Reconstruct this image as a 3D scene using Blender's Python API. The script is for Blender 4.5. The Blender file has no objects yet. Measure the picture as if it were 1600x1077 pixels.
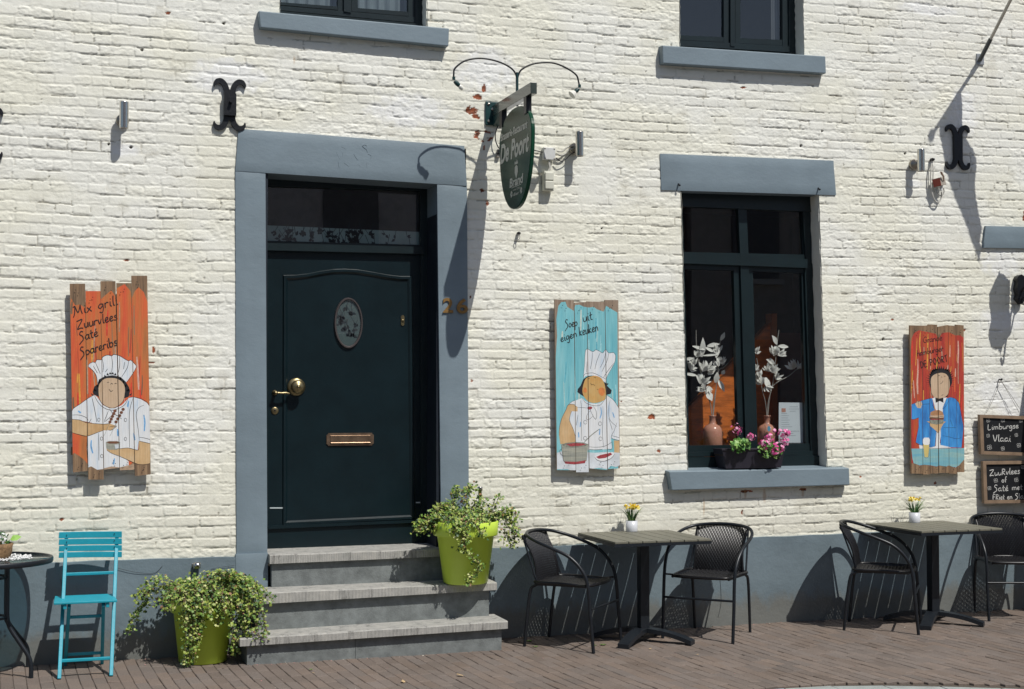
import bpy, bmesh, math, random
import numpy as np
from mathutils import Vector, Matrix
sc = bpy.context.scene
COL = sc.collection
R = math.radians
# ------------------------------------------------------------------ camera
F = 2245.0; YAW = R(18.8); PIT = math.atan(82/2245.0); H = 1.68; D = 9.585
cd = bpy.data.cameras.new('camera'); cam = bpy.data.objects.new('camera', cd); COL.objects.link(cam)
cd.sensor_width = 36.0; cd.lens = 36.0*F/1600.0; cd.clip_end = 500
cam.location = (0, -D, H); cam.rotation_euler = (R(90)+PIT, 0, -YAW)
sc.camera = cam
# ------------------------------------------------------------------ world and sun
SL = Vector((-.44, 1.0, -1.6)).normalized()          # direction the sunlight travels
world = bpy.data.worlds.new('World'); sc.world = world; world.use_nodes = True
wn = world.node_tree.nodes; wl = world.node_tree.links
sky = wn.new('ShaderNodeTexSky'); sky.sky_type = 'NISHITA'; sky.sun_disc = False
sky.sun_elevation = math.asin(-SL.z); sky.sun_rotation = math.atan2(-SL.x, -SL.y)
sky.air_density = 1.0; sky.dust_density = 1.2
bg = wn['Background']; bg.inputs[1].default_value = 0.075
wl.new(sky.outputs[0], bg.inputs[0])
sd = bpy.data.lights.new('sun', 'SUN'); sd.energy = 4.1; sd.angle = R(0.5); sd.color = (1.0, .965, .90)
sun = bpy.data.objects.new('sun', sd); COL.objects.link(sun)
sun.rotation_euler = SL.to_track_quat('-Z', 'Y').to_euler(); sun.location = (3, -8, 14)
sc.view_settings.view_transform = 'Standard'; sc.view_settings.look = 'None'
sc.view_settings.exposure = 0.0; sc.view_settings.gamma = 1.0
# ------------------------------------------------------------------ geometry helpers
_f = (math.sin(YAW)*math.cos(PIT), math.cos(YAW)*math.cos(PIT), math.sin(PIT))
_r = (math.cos(YAW), -math.sin(YAW), 0)
_u = (-math.sin(YAW)*math.sin(PIT), -math.cos(YAW)*math.sin(PIT), math.cos(PIT))
def ray(px, py):
    x = (px-800)/F; y = -(py-538.5)/F
    return [_f[i]+x*_r[i]+y*_u[i] for i in range(3)]
def W(px, py, Y=0.0):            # point of the vertical plane at depth Y that the measured position falls on
    d = ray(px, py); t = (Y+D)/d[1]; return Vector((t*d[0], Y, H+t*d[2]))
def G(px, py, Z=0.0):            # the same for a level plane
    d = ray(px, py); t = (Z-H)/d[2]; return Vector((t*d[0], -D+t*d[1], Z))

def tag(o, label=None, cat=None, group=None, kind=None):
    if label: o['label'] = label
    if cat: o['category'] = cat
    if group: o['group'] = group
    if kind: o['kind'] = kind
    return o
def empty(name, loc, label, cat, group=None):
    o = bpy.data.objects.new(name, None); COL.objects.link(o); o.location = loc; o.empty_display_size = .1
    return tag(o, label, cat, group)
def origin_of(o):
    v = Vector((0, 0, 0))
    while o is not None:
        v += o.location; o = o.parent
    return v
class MB:
    def __init__(s): s.v = []; s.f = []; s.m = []; s.sm = []
    def add(s, vs, fs, mi=0, smooth=False):
        b = len(s.v); s.v += [tuple(v) for v in vs]
        for f in fs: s.f.append([i+b for i in f]); s.m.append(mi); s.sm.append(smooth)
        return s
    def box(s, x0, x1, y0, y1, z0, z1, mi=0, M=None):
        vs = [Vector((x, y, z)) for x in (x0, x1) for y in (y0, y1) for z in (z0, z1)]
        if M is not None: vs = [M @ v for v in vs]
        return s.add(vs, [(0,1,3,2),(4,6,7,5),(0,4,5,1),(2,3,7,6),(0,2,6,4),(1,5,7,3)], mi)
    def prism(s, pts, off, mi=0, smooth=False):      # pts: closed outline, off: extrusion vector
        n = len(pts); pts = [Vector(p) for p in pts]; off = Vector(off)
        vs = pts+[p+off for p in pts]
        fs = [list(range(n)), list(range(2*n-1, n-1, -1))]
        s.add(vs, fs, mi)
        return s.add(vs, [(i, i+n, (i+1) % n+n, (i+1) % n) for i in range(n)], mi, smooth)
    def px(s, pts, yf, yb, mi=0):                    # outline measured on plane yf, extruded straight back to yb
        return s.prism([W(x, y, yf) for x, y in pts], (0, yb-yf, 0), mi)
    def tube(s, pts, r, n=8, mi=0, caps=True, smooth=True):
        pts = [Vector(p) for p in pts]; m = len(pts)
        rr = r if isinstance(r, (list, tuple)) else [r]*m
        t0 = (pts[1]-pts[0]).normalized(); a = t0.orthogonal().normalized(); vs = []
        for i in range(m):
            t = ((pts[min(i+1, m-1)]-pts[max(i-1, 0)])).normalized()
            a = (a-t*a.dot(t)).normalized(); b = t.cross(a)
            for k in range(n):
                an = 2*math.pi*k/n
                vs.append(pts[i]+(a*math.cos(an)+b*math.sin(an))*rr[i])
        fs = [(i*n+k, i*n+(k+1) % n, (i+1)*n+(k+1) % n, (i+1)*n+k) for i in range(m-1) for k in range(n)]
        s.add(vs, fs, mi, smooth)
        if caps: s.add(vs[:n], [list(range(n))[::-1]], mi); s.add(vs[-n:], [list(range(n))], mi)
        return s
    def lathe(s, c, prof, n=32, mi=0, axis='z', smooth=True):
        vs = []; c = Vector(c)
        for r, h in prof:
            for k in range(n):
                an = 2*math.pi*k/n; p = (r*math.cos(an), r*math.sin(an), h)
                if axis == 'y': p = (p[0], -p[2], p[1])
                if axis == 'x': p = (p[2], p[0], p[1])
                vs.append(c+Vector(p))
        m = len(prof)
        return s.add(vs, [(i*n+k, i*n+(k+1) % n, (i+1)*n+(k+1) % n, (i+1)*n+k) for i in range(m-1) for k in range(n)], mi, smooth)
    def build(s, name, mats, parent=None, bevel=0.0, loc=None, seg=2):
        me = bpy.data.meshes.new(name)
        o0 = origin_of(parent) if parent is not None else (Vector(loc) if loc is not None else Vector((0, 0, 0)))
        me.from_pydata([(v[0]-o0.x, v[1]-o0.y, v[2]-o0.z) for v in s.v], [], s.f)
        if not isinstance(mats, (list, tuple)): mats = [mats]
        for m in mats: me.materials.append(m)
        me.polygons.foreach_set('material_index', s.m); me.polygons.foreach_set('use_smooth', s.sm)
        me.update(); me.validate()
        o = bpy.data.objects.new(name, me); COL.objects.link(o)
        if parent is not None: o.parent = parent
        else: o.location = o0
        if bevel:
            b = o.modifiers.new('bevel', 'BEVEL'); b.width = bevel; b.segments = seg; b.limit_method = 'ANGLE'; b.angle_limit = R(40)
        return o
def kids(o): return [c for c in COL.objects if c.parent is o]
def copy_tree(o, parent=None):
    ch = kids(o)
    c = o.copy(); COL.objects.link(c); c.parent = parent
    for k in ch: copy_tree(k, c)
    return c
def smooth_line(pts, n=6, closed=False):
    P = [Vector(p) for p in pts]; m = len(P); out = []
    rng = range(m if closed else m-1)
    for i in rng:
        p0 = P[(i-1) % m] if closed or i > 0 else P[0]; p1 = P[i]; p2 = P[(i+1) % m]
        p3 = P[(i+2) % m] if closed or i+2 < m else P[-1]
        for k in range(n):
            t = k/n; t2 = t*t; t3 = t2*t
            out.append(.5*((2*p1)+(p2-p0)*t+(2*p0-5*p1+4*p2-p3)*t2+(3*p1-p0-3*p2+p3)*t3))
    if not closed: out.append(P[-1])
    return out
_txt = {}
def text_mesh(s, shear=0.0, offset=0.0, extrude=0.0):
    cu = bpy.data.curves.new('t', 'FONT'); cu.body = s; cu.shear = shear; cu.offset = offset; cu.extrude = extrude; cu.size = 1; cu.resolution_u = 4
    o = bpy.data.objects.new('t', cu); COL.objects.link(o)
    dg = bpy.context.evaluated_depsgraph_get(); me = o.evaluated_get(dg).to_mesh()
    vs = [v.co.copy() for v in me.vertices]; fs = [list(p.vertices) for p in me.polygons]
    o.evaluated_get(dg).to_mesh_clear(); bpy.data.objects.remove(o); bpy.data.curves.remove(cu)
    return vs, fs
def put_text(mb, s, p0, p1, height, nrm, up=Vector((0, 0, 1)), mi=0, **kw):
    """letters between p0 and p1 (baseline), cap height in metres, facing nrm"""
    vs, fs = text_mesh(s, **kw)
    x0 = min(v.x for v in vs); x1 = max(v.x for v in vs)
    d = (p1-p0); k = d.length/(x1-x0); d.normalize()
    upv = up; hk = height/.7
    mb.add([p0+d*((v.x-x0)*k)+upv*(v.y*hk)+nrm*(v.z+.0) for v in vs], fs, mi)
# ------------------------------------------------------------------ materials
def new_mat(name):
    m = bpy.data.materials.new(name); m.use_nodes = True
    nt = m.node_tree; return m, nt, nt.nodes, nt.links, nt.nodes['Principled BSDF']
def N(nt, t, **kw):
    n = nt.nodes.new(t)
    for k, v in kw.items():
        if k in n.inputs: n.inputs[k].default_value = v
        else: setattr(n, k, v)
    return n
def noise(nt, scale, detail=6, rough=.6, stretch=None, coord='Object'):
    tc = nt.nodes.new('ShaderNodeTexCoord'); n = N(nt, 'ShaderNodeTexNoise', Scale=scale, Detail=detail, Roughness=rough)
    if stretch:
        mp = nt.nodes.new('ShaderNodeMapping'); mp.inputs['Scale'].default_value = stretch
        nt.links.new(tc.outputs[coord], mp.inputs[0]); nt.links.new(mp.outputs[0], n.inputs['Vector'])
    else: nt.links.new(tc.outputs[coord], n.inputs['Vector'])
    return n
def ramp(nt, src, stops, interp='LINEAR'):
    r = nt.nodes.new('ShaderNodeValToRGB'); r.color_ramp.interpolation = interp
    e = r.color_ramp.elements
    while len(e) < len(stops): e.new(.5)
    for i, (p, c) in enumerate(stops):
        e[i].position = p; e[i].color = (*c, 1) if len(c) == 3 else c
    nt.links.new(src, r.inputs[0]); return r
def mat(name, col, rough=.5, metal=0.0, var=.12, scale=8.0, bump=.0, bscale=60.0, stretch=None, coat=0.0, spec=.5, stain=None):
    m, nt, nd, lk, p = new_mat(name)
    n = noise(nt, scale, 7, .65, stretch)
    a = tuple(max(0, c*(1-var)) for c in col); b = tuple(min(1, c*(1+var)) for c in col)
    r = ramp(nt, n.outputs['Fac'], [(.3, a), (.7, b)])
    out = r.outputs[0]
    if stain:                                      # (colour, threshold, scale)
        n2 = noise(nt, stain[2], 8, .7); r2 = ramp(nt, n2.outputs['Fac'], [(stain[1], (0, 0, 0)), (stain[1]+.07, (1, 1, 1))])
        mx = nt.nodes.new('ShaderNodeMixRGB'); lk.new(r2.outputs[0], mx.inputs[0]); lk.new(out, mx.inputs[1]); mx.inputs[2].default_value = (*stain[0], 1)
        out = mx.outputs[0]
    lk.new(out, p.inputs['Base Color'])
    p.inputs['Roughness'].default_value = rough; p.inputs['Metallic'].default_value = metal
    p.inputs['Coat Weight'].default_value = coat; p.inputs['Specular IOR Level'].default_value = spec
    if bump:
        nb = noise(nt, bscale, 8, .65, stretch); bp = N(nt, 'ShaderNodeBump', Strength=1.0, Distance=bump)
        lk.new(nb.outputs['Fac'], bp.inputs['Height']); lk.new(bp.outputs[0], p.inputs['Normal'])
    return m
M = {}
M['blue'] = mat('blue_grey_paint', (.178, .232, .272), .55, var=.10, scale=2.2, bump=.0016, bscale=26, stretch=(1, 1, 1.6), stain=((.22, .27, .31), .66, 14))
M['plinth'] = mat('plinth_paint', (.150, .200, .232), .62, var=.14, scale=2.2, bump=.004, bscale=20, stain=((.19, .23, .26), .70, 30))
M['green'] = mat('dark_green_gloss', (.0045, .013, .017), .32, var=.2, scale=5, bump=.0012, bscale=14, spec=.35)
M['greenframe'] = mat('dark_green_frame', (.0042, .013, .016), .38, var=.2, scale=6, bump=.001, bscale=20)
M['black'] = mat('black_iron', (.006, .007, .010), .4, var=.3, scale=12, bump=.002, bscale=40)
M['white'] = mat('white_masonry_paint', (.80, .785, .70), .75, var=.05, scale=4, bump=.008, bscale=24)
M['stone'] = mat('blue_stone', (.155, .165, .165), .8, var=.22, scale=14, bump=.002, bscale=120, stain=((.22, .225, .22), .62, 7))
M['steel'] = mat('brushed_steel', (.60, .58, .54), .2, 1.0, var=.05, scale=3, bump=.0005, bscale=90, stretch=(1, 1, .02))
M['brass'] = mat('aged_brass', (.27, .22, .12), .35, .9, var=.3, scale=30)
M['letterbrass'] = mat('letterbox_bronze', (.32, .22, .15), .32, .85, var=.3, scale=20)
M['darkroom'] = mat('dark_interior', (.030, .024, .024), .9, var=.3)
M['glasswhite'] = mat('white_plastic', (.62, .63, .62), .5, var=.08, scale=20)
def glass_mat(name, tint=(1, 1, 1), refl=1.0, rough=0.0):
    m, nt, nd, lk, p = new_mat(name); nd.remove(p)
    tr = N(nt, 'ShaderNodeBsdfTransparent', Color=(*tint, 1)); gl = N(nt, 'ShaderNodeBsdfGlossy', Roughness=rough)
    gl.inputs['Color'].default_value = (refl, refl, refl, 1)
    ge = nt.nodes.new('ShaderNodeNewGeometry'); mx = nt.nodes.new('ShaderNodeMixShader')
    def mth(op, a, b=0.0):
        q = N(nt, 'ShaderNodeMath', operation=op)
        for i, v in enumerate((a, b)):
            if isinstance(v, (int, float)): q.inputs[i].default_value = v
            else: lk.new(v, q.inputs[i])
        return q.outputs[0]
    vd = N(nt, 'ShaderNodeVectorMath', operation='DOT_PRODUCT'); lk.new(ge.outputs['Normal'], vd.inputs[0]); lk.new(ge.outputs['Incoming'], vd.inputs[1])
    fo = mth('ADD', mth('MULTIPLY', mth('POWER', mth('SUBTRACT', 1.0, mth('ABSOLUTE', vd.outputs['Value'])), 5.0), .90), .095)   # both faces of a pane reflect alike
    n = noise(nt, 1.3, 2, .5); bp = N(nt, 'ShaderNodeBump', Strength=.15, Distance=.003)
    lk.new(n.outputs['Fac'], bp.inputs['Height']); lk.new(bp.outputs[0], gl.inputs['Normal'])
    lk.new(fo, mx.inputs[0]); lk.new(tr.outputs[0], mx.inputs[1]); lk.new(gl.outputs[0], mx.inputs[2])
    lk.new(mx.outputs[0], nd['Material Output'].inputs[0]); return m
M['glass'] = glass_mat('window_glass', (.86, .88, .88))
M['tableglass'] = glass_mat('table_glass', (.44, .58, .62))
# ================================================================== ground
rng = np.random.default_rng(7)
MB().box(-60, 70, -60, 30, -.4, -.16).build('ground', mat('ground_soil', (.09, .08, .07), .95))['kind'] = 'structure'
M['paver'] = None
m, nt, nd, lk, p = new_mat('clay_pavers'); M['paver'] = m
at = N(nt, 'ShaderNodeVertexColor', layer_name='Col'); n1 = noise(nt, 90, 6, .7); n2 = noise(nt, 1.4, 4, .6)
r1 = ramp(nt, n1.outputs['Fac'], [(.25, (.72, .72, .72)), (.75, (1.25, 1.25, 1.25))]); r2 = ramp(nt, n2.outputs['Fac'], [(.3, (.86, .85, .84)), (.7, (1.12, 1.12, 1.13))])
a = N(nt, 'ShaderNodeMixRGB', blend_type='MULTIPLY'); a.inputs[0].default_value = 1; b = N(nt, 'ShaderNodeMixRGB', blend_type='MULTIPLY'); b.inputs[0].default_value = 1
lk.new(at.outputs[0], a.inputs[1]); lk.new(r1.outputs[0], a.inputs[2]); lk.new(a.outputs[0], b.inputs[1]); lk.new(r2.outputs[0], b.inputs[2]); lk.new(b.outputs[0], p.inputs['Base Color'])
p.inputs['Roughness'].default_value = .8
bp = N(nt, 'ShaderNodeBump', Strength=.8, Distance=.003); lk.new(n1.outputs['Fac'], bp.inputs['Height']); lk.new(bp.outputs[0], p.inputs['Normal'])
def kerb_y(x): return float(np.interp(x, (3.0, 4.1, 4.5, 4.88, 5.2, 5.52, 6.5, 8.0, 13.0), (-2.135, -2.125, -2.15, -2.256, -2.415, -2.585, -3.15, -3.75, -4.4)))
random.seed(3)
vs = []; fs = []; cols = []
x = -3.2; ci = 0
while x < 12.5:
    w = .0745+random.uniform(-.002, .002); y = .12-random.uniform(0, .2)
    while y > kerb_y(x)-.0:
        L = .2+random.uniform(-.006, .006); y1 = max(y-L, kerb_y(x)+.004)
        if y-y1 < .02: break
        g = random.uniform(.0008, .0034); sk = (y+1)*.012
        z = random.uniform(-.0015, .0012); tx = random.uniform(-.0022, .0022); ty = random.uniform(-.002, .002); c = .0035
        X0, X1, Y0, Y1 = x+g/2, x+w-g/2, y1+g/2, y-g/2
        b0 = len(vs)
        for (xx, yy, zz) in ((X0, Y0, -.04), (X1, Y0, -.04), (X1, Y1, -.04), (X0, Y1, -.04), (X0, Y0, -c), (X1, Y0, -c), (X1, Y1, -c), (X0, Y1, -c),
                             (X0+c, Y0+c, 0), (X1-c, Y0+c, 0), (X1-c, Y1-c, 0), (X0+c, Y1-c, 0)):
            rx = (xx-(X0+X1)/2)/w*2; ry = (yy-(Y0+Y1)/2)/L*2
            vs.append((xx+(yy+1)*-.045+.02*math.sin(yy*1.7), yy, zz+z+tx*rx+ty*ry))
        for k in range(4):
            fs.append((b0+k, b0+(k+1) % 4, b0+4+(k+1) % 4, b0+4+k)); fs.append((b0+4+k, b0+4+(k+1) % 4, b0+8+(k+1) % 4, b0+8+k))
        fs.append((b0+8, b0+9, b0+10, b0+11))
        v = random.gauss(1, .065); h = random.uniform(-.04, .04)
        cols += [(.162*v*(1+h), .130*v, .110*v*(1-h), 1)]*9
        y = y1
    x += w; ci += 1
me = bpy.data.meshes.new('pavement'); me.from_pydata(vs, [], fs); me.materials.append(M['paver'])
ca = me.color_attributes.new('Col', 'FLOAT_COLOR', 'CORNER')
buf = np.repeat(np.array(cols, dtype=np.float32), 4, axis=0).ravel(); ca.data.foreach_set('color', buf)
pav = bpy.data.objects.new('pavement', me); COL.objects.link(pav); pav['kind'] = 'structure'
sand = MB(); ys = [(x, kerb_y(x)-.0) for x in np.arange(-3.3, 12.8, .4)]
sand.add([(x, y, -.014) for x, y in ys]+[(x, .14, -.014) for x, y in ys], [(i, i+1, i+1+len(ys), i+len(ys)) for i in range(len(ys)-1)])
sand.build('joint_sand', mat('joint_sand', (.085, .070, .056), 1.0, var=.5, scale=60, bump=.004, bscale=120))['kind'] = 'structure'
kb = MB(); ks = MB()
xs = list(np.arange(-3.3, 12.8, .3))
for i in range(len(xs)-1):
    a0, a1 = xs[i]+.003, xs[i+1]-.003
    y0, y1 = kerb_y(a0), kerb_y(a1); zt = random.uniform(-.012, -.008)
    (ks if 3.45 < a0 < 4.0 else kb).add([(a0, y0-.012, zt), (a1, y1-.012, zt), (a1, y1-.16, zt-.004), (a0, y0-.16, zt-.004), (a0, y0-.012, -.15), (a1, y1-.012, -.15), (a1, y1-.16, -.15), (a0, y0-.16, -.15)],
           [(3, 2, 1, 0), (0, 1, 5, 4), (2, 3, 7, 6), (1, 2, 6, 5), (3, 0, 4, 7)])
kb.build('kerb', mat('kerb_concrete', (.30, .33, .32), .85, var=.18, scale=9, bump=.003, bscale=80), bevel=.004)['kind'] = 'structure'
ks.build('painted_kerb', mat('pale_blue_stone', (.36, .45, .56), .8, var=.12, scale=12), bevel=.004)['kind'] = 'structure'
rd = MB(); rd.add([(x, kerb_y(x)-.162, -.085) for x in xs]+[(x, -13.5, -.085) for x in xs], [(i, i+len(xs), i+1+len(xs), i+1) for i in range(len(xs)-1)])
rd.add([(-40, kerb_y(xs[0])-.16, -.09), (xs[0], kerb_y(xs[0])-.16, -.09), (xs[0], -13.5, -.09), (-40, -13.5, -.09)], [(3, 2, 1, 0)])
rd.add([(xs[-1], -4.35, -.09), (50, -4.35, -.09), (50, -13.5, -.09), (xs[-1], -13.5, -.09)], [(3, 2, 1, 0)])
rd.build('road', mat('road_surface', (.12, .115, .11), .9, var=.2, scale=20, bump=.003, bscale=200))['kind'] = 'structure'
pb = MB().box(-40, xs[0], -2.3, .1, -.15, -.004).box(xs[-1], 50, -4.3, .1, -.15, -.004); pb.build('pavement_beyond', mat('pavers_far', (.12, .095, .08), .85, var=.15, scale=10))['kind'] = 'structure'
MB().box(-40, 50, -17, -13.4, -.15, .02).build('far_pavement', mat('pavers_opposite', (.12, .1, .09), .9))['kind'] = 'structure'

# ================================================================== the house
house = empty('brick_house', (3, 0.2, 0), 'white painted brick house front with blue grey door surround and dark green windows', 'house')
_lat = {}
def vn(X, Z, sx, sz, seed, oct=1, gain=.5):
    out = 0; amp = 1; tot = 0
    for o in range(oct):
        g = np.random.default_rng(seed*31+o).random((257, 257)).astype(np.float32)
        u = X/sx+100.3; v = Z/sz+50.7; i = np.floor(u).astype(int); j = np.floor(v).astype(int); fu = u-i; fv = v-j
        fu = fu*fu*(3-2*fu); fv = fv*fv*(3-2*fv); i &= 255; j &= 255
        out = out+amp*((g[i, j]*(1-fu)+g[i+1, j]*fu)*(1-fv)+(g[i, j+1]*(1-fu)+g[i+1, j+1]*fu)*fv)
        tot += amp; amp *= gain; sx /= 2; sz /= 2
    return out/tot
def warp(X): return .018*np.logaddexp(0, (X-3.9)*3)/3
COURSE = .0695
def brick_wall():
    X0, X1, Z0, Z1 = -1.1, 9.0, .56, 5.7; dx, dz = .0062, .0050
    xs = np.arange(X0, X1+dx/2, dx); zs = np.arange(Z0, Z1+dz/2, dz)
    X, Z = np.meshgrid(xs, zs, indexing='ij'); X = X.astype(np.float32); Z = Z.astype(np.float32)
    u = X+(vn(X, Z, .05, .05, 1, 3)-.5)*.009+(vn(X, Z, .012, .012, 9)-.5)*.004
    v = Z-warp(X)+(vn(X, Z, .9, .5, 2)-.5)*.015+(vn(X, Z, .06, .05, 3, 3)-.5)*.009+(vn(X, Z, .012, .012, 4)-.5)*.003
    row = np.floor(v/COURSE).astype(int); fz = v-row*COURSE
    dl = np.zeros_like(X); dr = np.zeros_like(X); bid = np.zeros(X.shape, dtype=int)
    rg = np.random.default_rng(11)
    for r in range(row.min(), row.max()+1):
        e = [-2.0-rg.random()*.2]; stre = (r % 2 == 0)
        while e[-1] < 10:
            L = .236 if stre else .1175
            if rg.random() < .07: L = .1175 if stre else .236
            if rg.random() < .05: L *= .72
            e.append(e[-1]+L*(1+rg.normal()*.045))
        e = np.array(e); msk = row == r; uu = u[msk]; k = np.searchsorted(e, uu)-1
        dl[msk] = uu-e[k]; dr[msk] = e[k+1]-uu; bid[msk] = (r*131+k) % 4093
    rnd = lambda s: np.random.default_rng(s).random(4096).astype(np.float32)[bid]
    jz = (rnd(1)-.5)*.006; tilt = (rnd(2)-.5)*.05*(dl-dr)*.5
    db = fz-.0015+jz*.4+tilt; dt = COURSE-fz-.0015+jz*.4-tilt
    jw = .0035+.004*vn(X, Z, .3, .2, 5)
    ex = np.minimum(dl, dr)-jw*.7; ez = np.minimum(db, dt)-jw
    rr = .006+.011*rnd(3)                                # corner rounding
    ax = np.maximum(rr-ex, 0); az = np.maximum(rr-ez, 0)
    d = rr-np.sqrt(ax*ax+az*az)
    d = d+(vn(X, Z, .016, .014, 6, 2)-.5)*.0055
    face = np.clip(d/.0042+.45, 0, 1); face = face*face*(3-2*face)
    fill = vn(X, Z, .35, .18, 8, 3); fill = np.clip((fill-.30)*3.4, 0, 1)     # how clean the joints still read
    depth = .0010+.0022*fill
    rough_amt = .0007+.0028*np.clip(rnd(4)*1.7-.55, 0, 1)+.0022*np.clip(vn(X, Z, .5, .4, 12, 2)*3-1.9, 0, 1)
    h = face*depth
    h += (rnd(5)-.5)*.0026*face+(rnd(6)-.5)*.02*(dl-dr)*.5*face*.5+(rnd(7)-.5)*.035*(fz-COURSE/2)*face
    h += (vn(X, Z, .035, .022, 13, 3, .7)-.5)*rough_amt*2.6+(vn(X, Z, .011, .009, 14, 2)-.5)*.0012
    h += (vn(X, Z, 1.2, .9, 15, 2)-.5)*.010
    # open cracks along bed joints and a few perpends
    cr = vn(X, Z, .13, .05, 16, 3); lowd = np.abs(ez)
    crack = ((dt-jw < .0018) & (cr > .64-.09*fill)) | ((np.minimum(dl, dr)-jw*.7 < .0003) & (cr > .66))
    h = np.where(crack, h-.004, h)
    col = np.empty(X.shape+(3,), np.float32)
    t = vn(X, Z, .5, .35, 20, 4); c1 = np.array((.785, .775, .672)); c2 = np.array((.800, .800, .740)); tt = np.clip((t-.35)*3.3, 0, 1)[..., None]
    col[:] = c1*(1-tt)+c2*tt
    low = np.clip((1.25-Z)/.6, 0, 1)[..., None]; col = col*(1-low)+np.array((.735, .72, .62))*low
    s = 1-.10*(1-face)*fill; col *= s[..., None]
    col *= (1+(rnd(8)-.5)*.035)[..., None]*(1+(vn(X, Z, .02, .02, 21, 2)-.5)*.05)[..., None]
    # greyish grime, more of it near the bottom
    gr = np.clip((vn(X, Z, .16, .12, 22, 5, .6)-.60-.05*np.clip(Z-.9, 0, 1))*9, 0, 1)*(1-face*.6)
    g = gr[..., None]; col = col*(1-.4*g)+np.array((.34, .31, .23))*.4*g
    cg = (crack*(.12+.50*vn(X, Z, .3, .3, 23)))[..., None]; col = col*(1-cg)+np.array((.17, .15, .11))*cg  # crack tint holds grime and the painted-in shadow line under each brick
    # white repaint patches, paint losses with bare brick, drips of rust
    def spot(px, py, rx, ry): q = W(px, py); return ((X-q.x)/(rx/238.))**2+((Z-q.z)/(ry/238.))**2
    for (px, py, rx, ry) in ((640, 175, 70, 28), (760, 110, 55, 40), (355, 120, 60, 30), (1505, 175, 30, 45), (1565, 410, 45, 35), (1570, 500, 50, 22), (1560, 615, 50, 30), (195, 235, 22, 10), (1450, 15, 60, 12), (810, 200, 30, 40), (1600, 640, 60, 40), (1432, 288, 18, 8)):
        k = np.clip(1.3-spot(px, py, rx, ry)+(vn(X, Z, .05, .04, 24, 3)-.5)*1.6, 0, 1)[..., None]*.75
        col = col*(1-k)+np.array((.82, .83, .83))*k
    chips = [(756, 137, 5, 8), (746, 151, 9, 6), (737, 172, 14, 8), (744, 183, 9, 6), (757, 230, 2, 6), (754, 297, 4, 4), (762, 318, 4, 8), (1162, 137, 7, 3),
             (262, 20, 5, 3), (198, 407, 5, 2), (240, 547, 3, 7), (237, 567, 7, 2), (1018, 652, 8, 5), (1030, 705, 4, 3), (1507, 516, 6, 3), (1395, 500, 4, 3), (940, 562, 2, 3), (97, 812, 4, 3),
             (1600, 340, 4, 12), (1165, 768, 14, 3), (1255, 765, 8, 3), (1345, 745, 3, 2), (930, 565, 2, 2), (1462, 755, 3, 3), (735, 465, 2, 4), (350, 36, 2, 2), (222, 78, 2, 2), (971, 628, 3, 2), (737, 595, 3, 3), (1160, 800, 5, 5)]
    chipm = np.zeros_like(X)
    for c in chips: chipm = np.maximum(chipm, 1.25-spot(*c)+(vn(X, Z, .03, .022, 25, 4, .7)-.5)*2.4*(spot(*c) < 6))
    ring = 1.0-np.abs(np.sqrt(spot(756, 212, 13, 9))-1)*2.6+(vn(X, Z, .022, .014, 26, 3)-.54)*3.6; ring = np.where(spot(756, 212, 14, 10) < 4, ring, 0); chipm = np.maximum(chipm, ring)
    cm = chipm > .62
    bc = np.array((.30, .085, .035)); tone = (-.15+1.9*vn(X, Z, .022, .015, 27, 3))[..., None]
    col = np.where(cm[..., None], bc*np.clip(tone, .12, 1.4), col); h = np.where(cm, h-.0035, h)
    under = [(1195, 775, 4, 14), (1165, 772, 3, 10), (1255, 770, 3, 9), (460, 95, 1.2, 9), (1100, 790, 2, 18)]
    for c in under:
        k = np.clip(1.1-spot(*c)+(vn(X, Z, .02, .06, 28, 3)-.5)*1.5, 0, 1)[..., None]*.5; col = col*(1-k)+np.array((.42, .24, .10))*k
    hh = [(1104, 590, 0, 0)]
    for (px, py, r) in ((222, 78, 2), (350, 36, 2), (1285, 205, 2), (170, 225, 2), (940, 357, 1.6), (1252, 228, 2.5), (1415, 240, 2), (1380, 530, 2), (205, 230, 2)):
        k = spot(px, py, r, r) < 1; h = np.where(k, h-.02, h); col = np.where(k[..., None], np.array((.12, .1, .08)), col)
    keep = np.ones((len(xs)-1, len(zs)-1), bool); Xc = (xs[:-1]+dx/2)[:, None]; Zc = (zs[:-1]+dz/2)[None, :]
    for q in HOLES:                                     # convex quads, px
        inside = np.ones_like(keep)
        P = [W(*a) for a in q]; n = len(P)
        for i in range(n):
            a, b = P[i], P[(i+1) % n]; inside &= ((b.x-a.x)*(Zc-a.z)-(b.z-a.z)*(Xc-a.x)) < 0
        keep &= ~inside
    idx = np.arange(X.size).reshape(X.shape)
    q = np.stack([idx[:-1, :-1], idx[1:, :-1], idx[1:, 1:], idx[:-1, 1:]], -1)[keep]
    me = bpy.data.meshes.new('brick_wall')
    co = np.stack([X-3, -h-.2+.004, Z], -1).reshape(-1, 3).astype(np.float32)
    used = np.zeros(X.size, bool); used[q.ravel()] = True; remap = np.cumsum(used)-1
    co = co[used]; q = remap[q]; cc = np.concatenate([col.reshape(-1, 3), np.ones((X.size, 1), np.float32)], 1)[used].astype(np.float32)
    me.vertices.add(len(co)); me.vertices.foreach_set('co', co.ravel())
    me.loops.add(q.size); me.loops.foreach_set('vertex_index', q.ravel().astype(np.int32))
    me.polygons.add(len(q)); me.polygons.foreach_set('loop_start', (np.arange(len(q))*4).astype(np.int32))
    me.update(calc_edges=True); me.polygons.foreach_set('use_smooth', np.ones(len(q), bool))
    ca = me.color_attributes.new('Col', 'FLOAT_COLOR', 'POINT'); ca.data.foreach_set('color', np.clip(cc, 0, 1).ravel())
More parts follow.
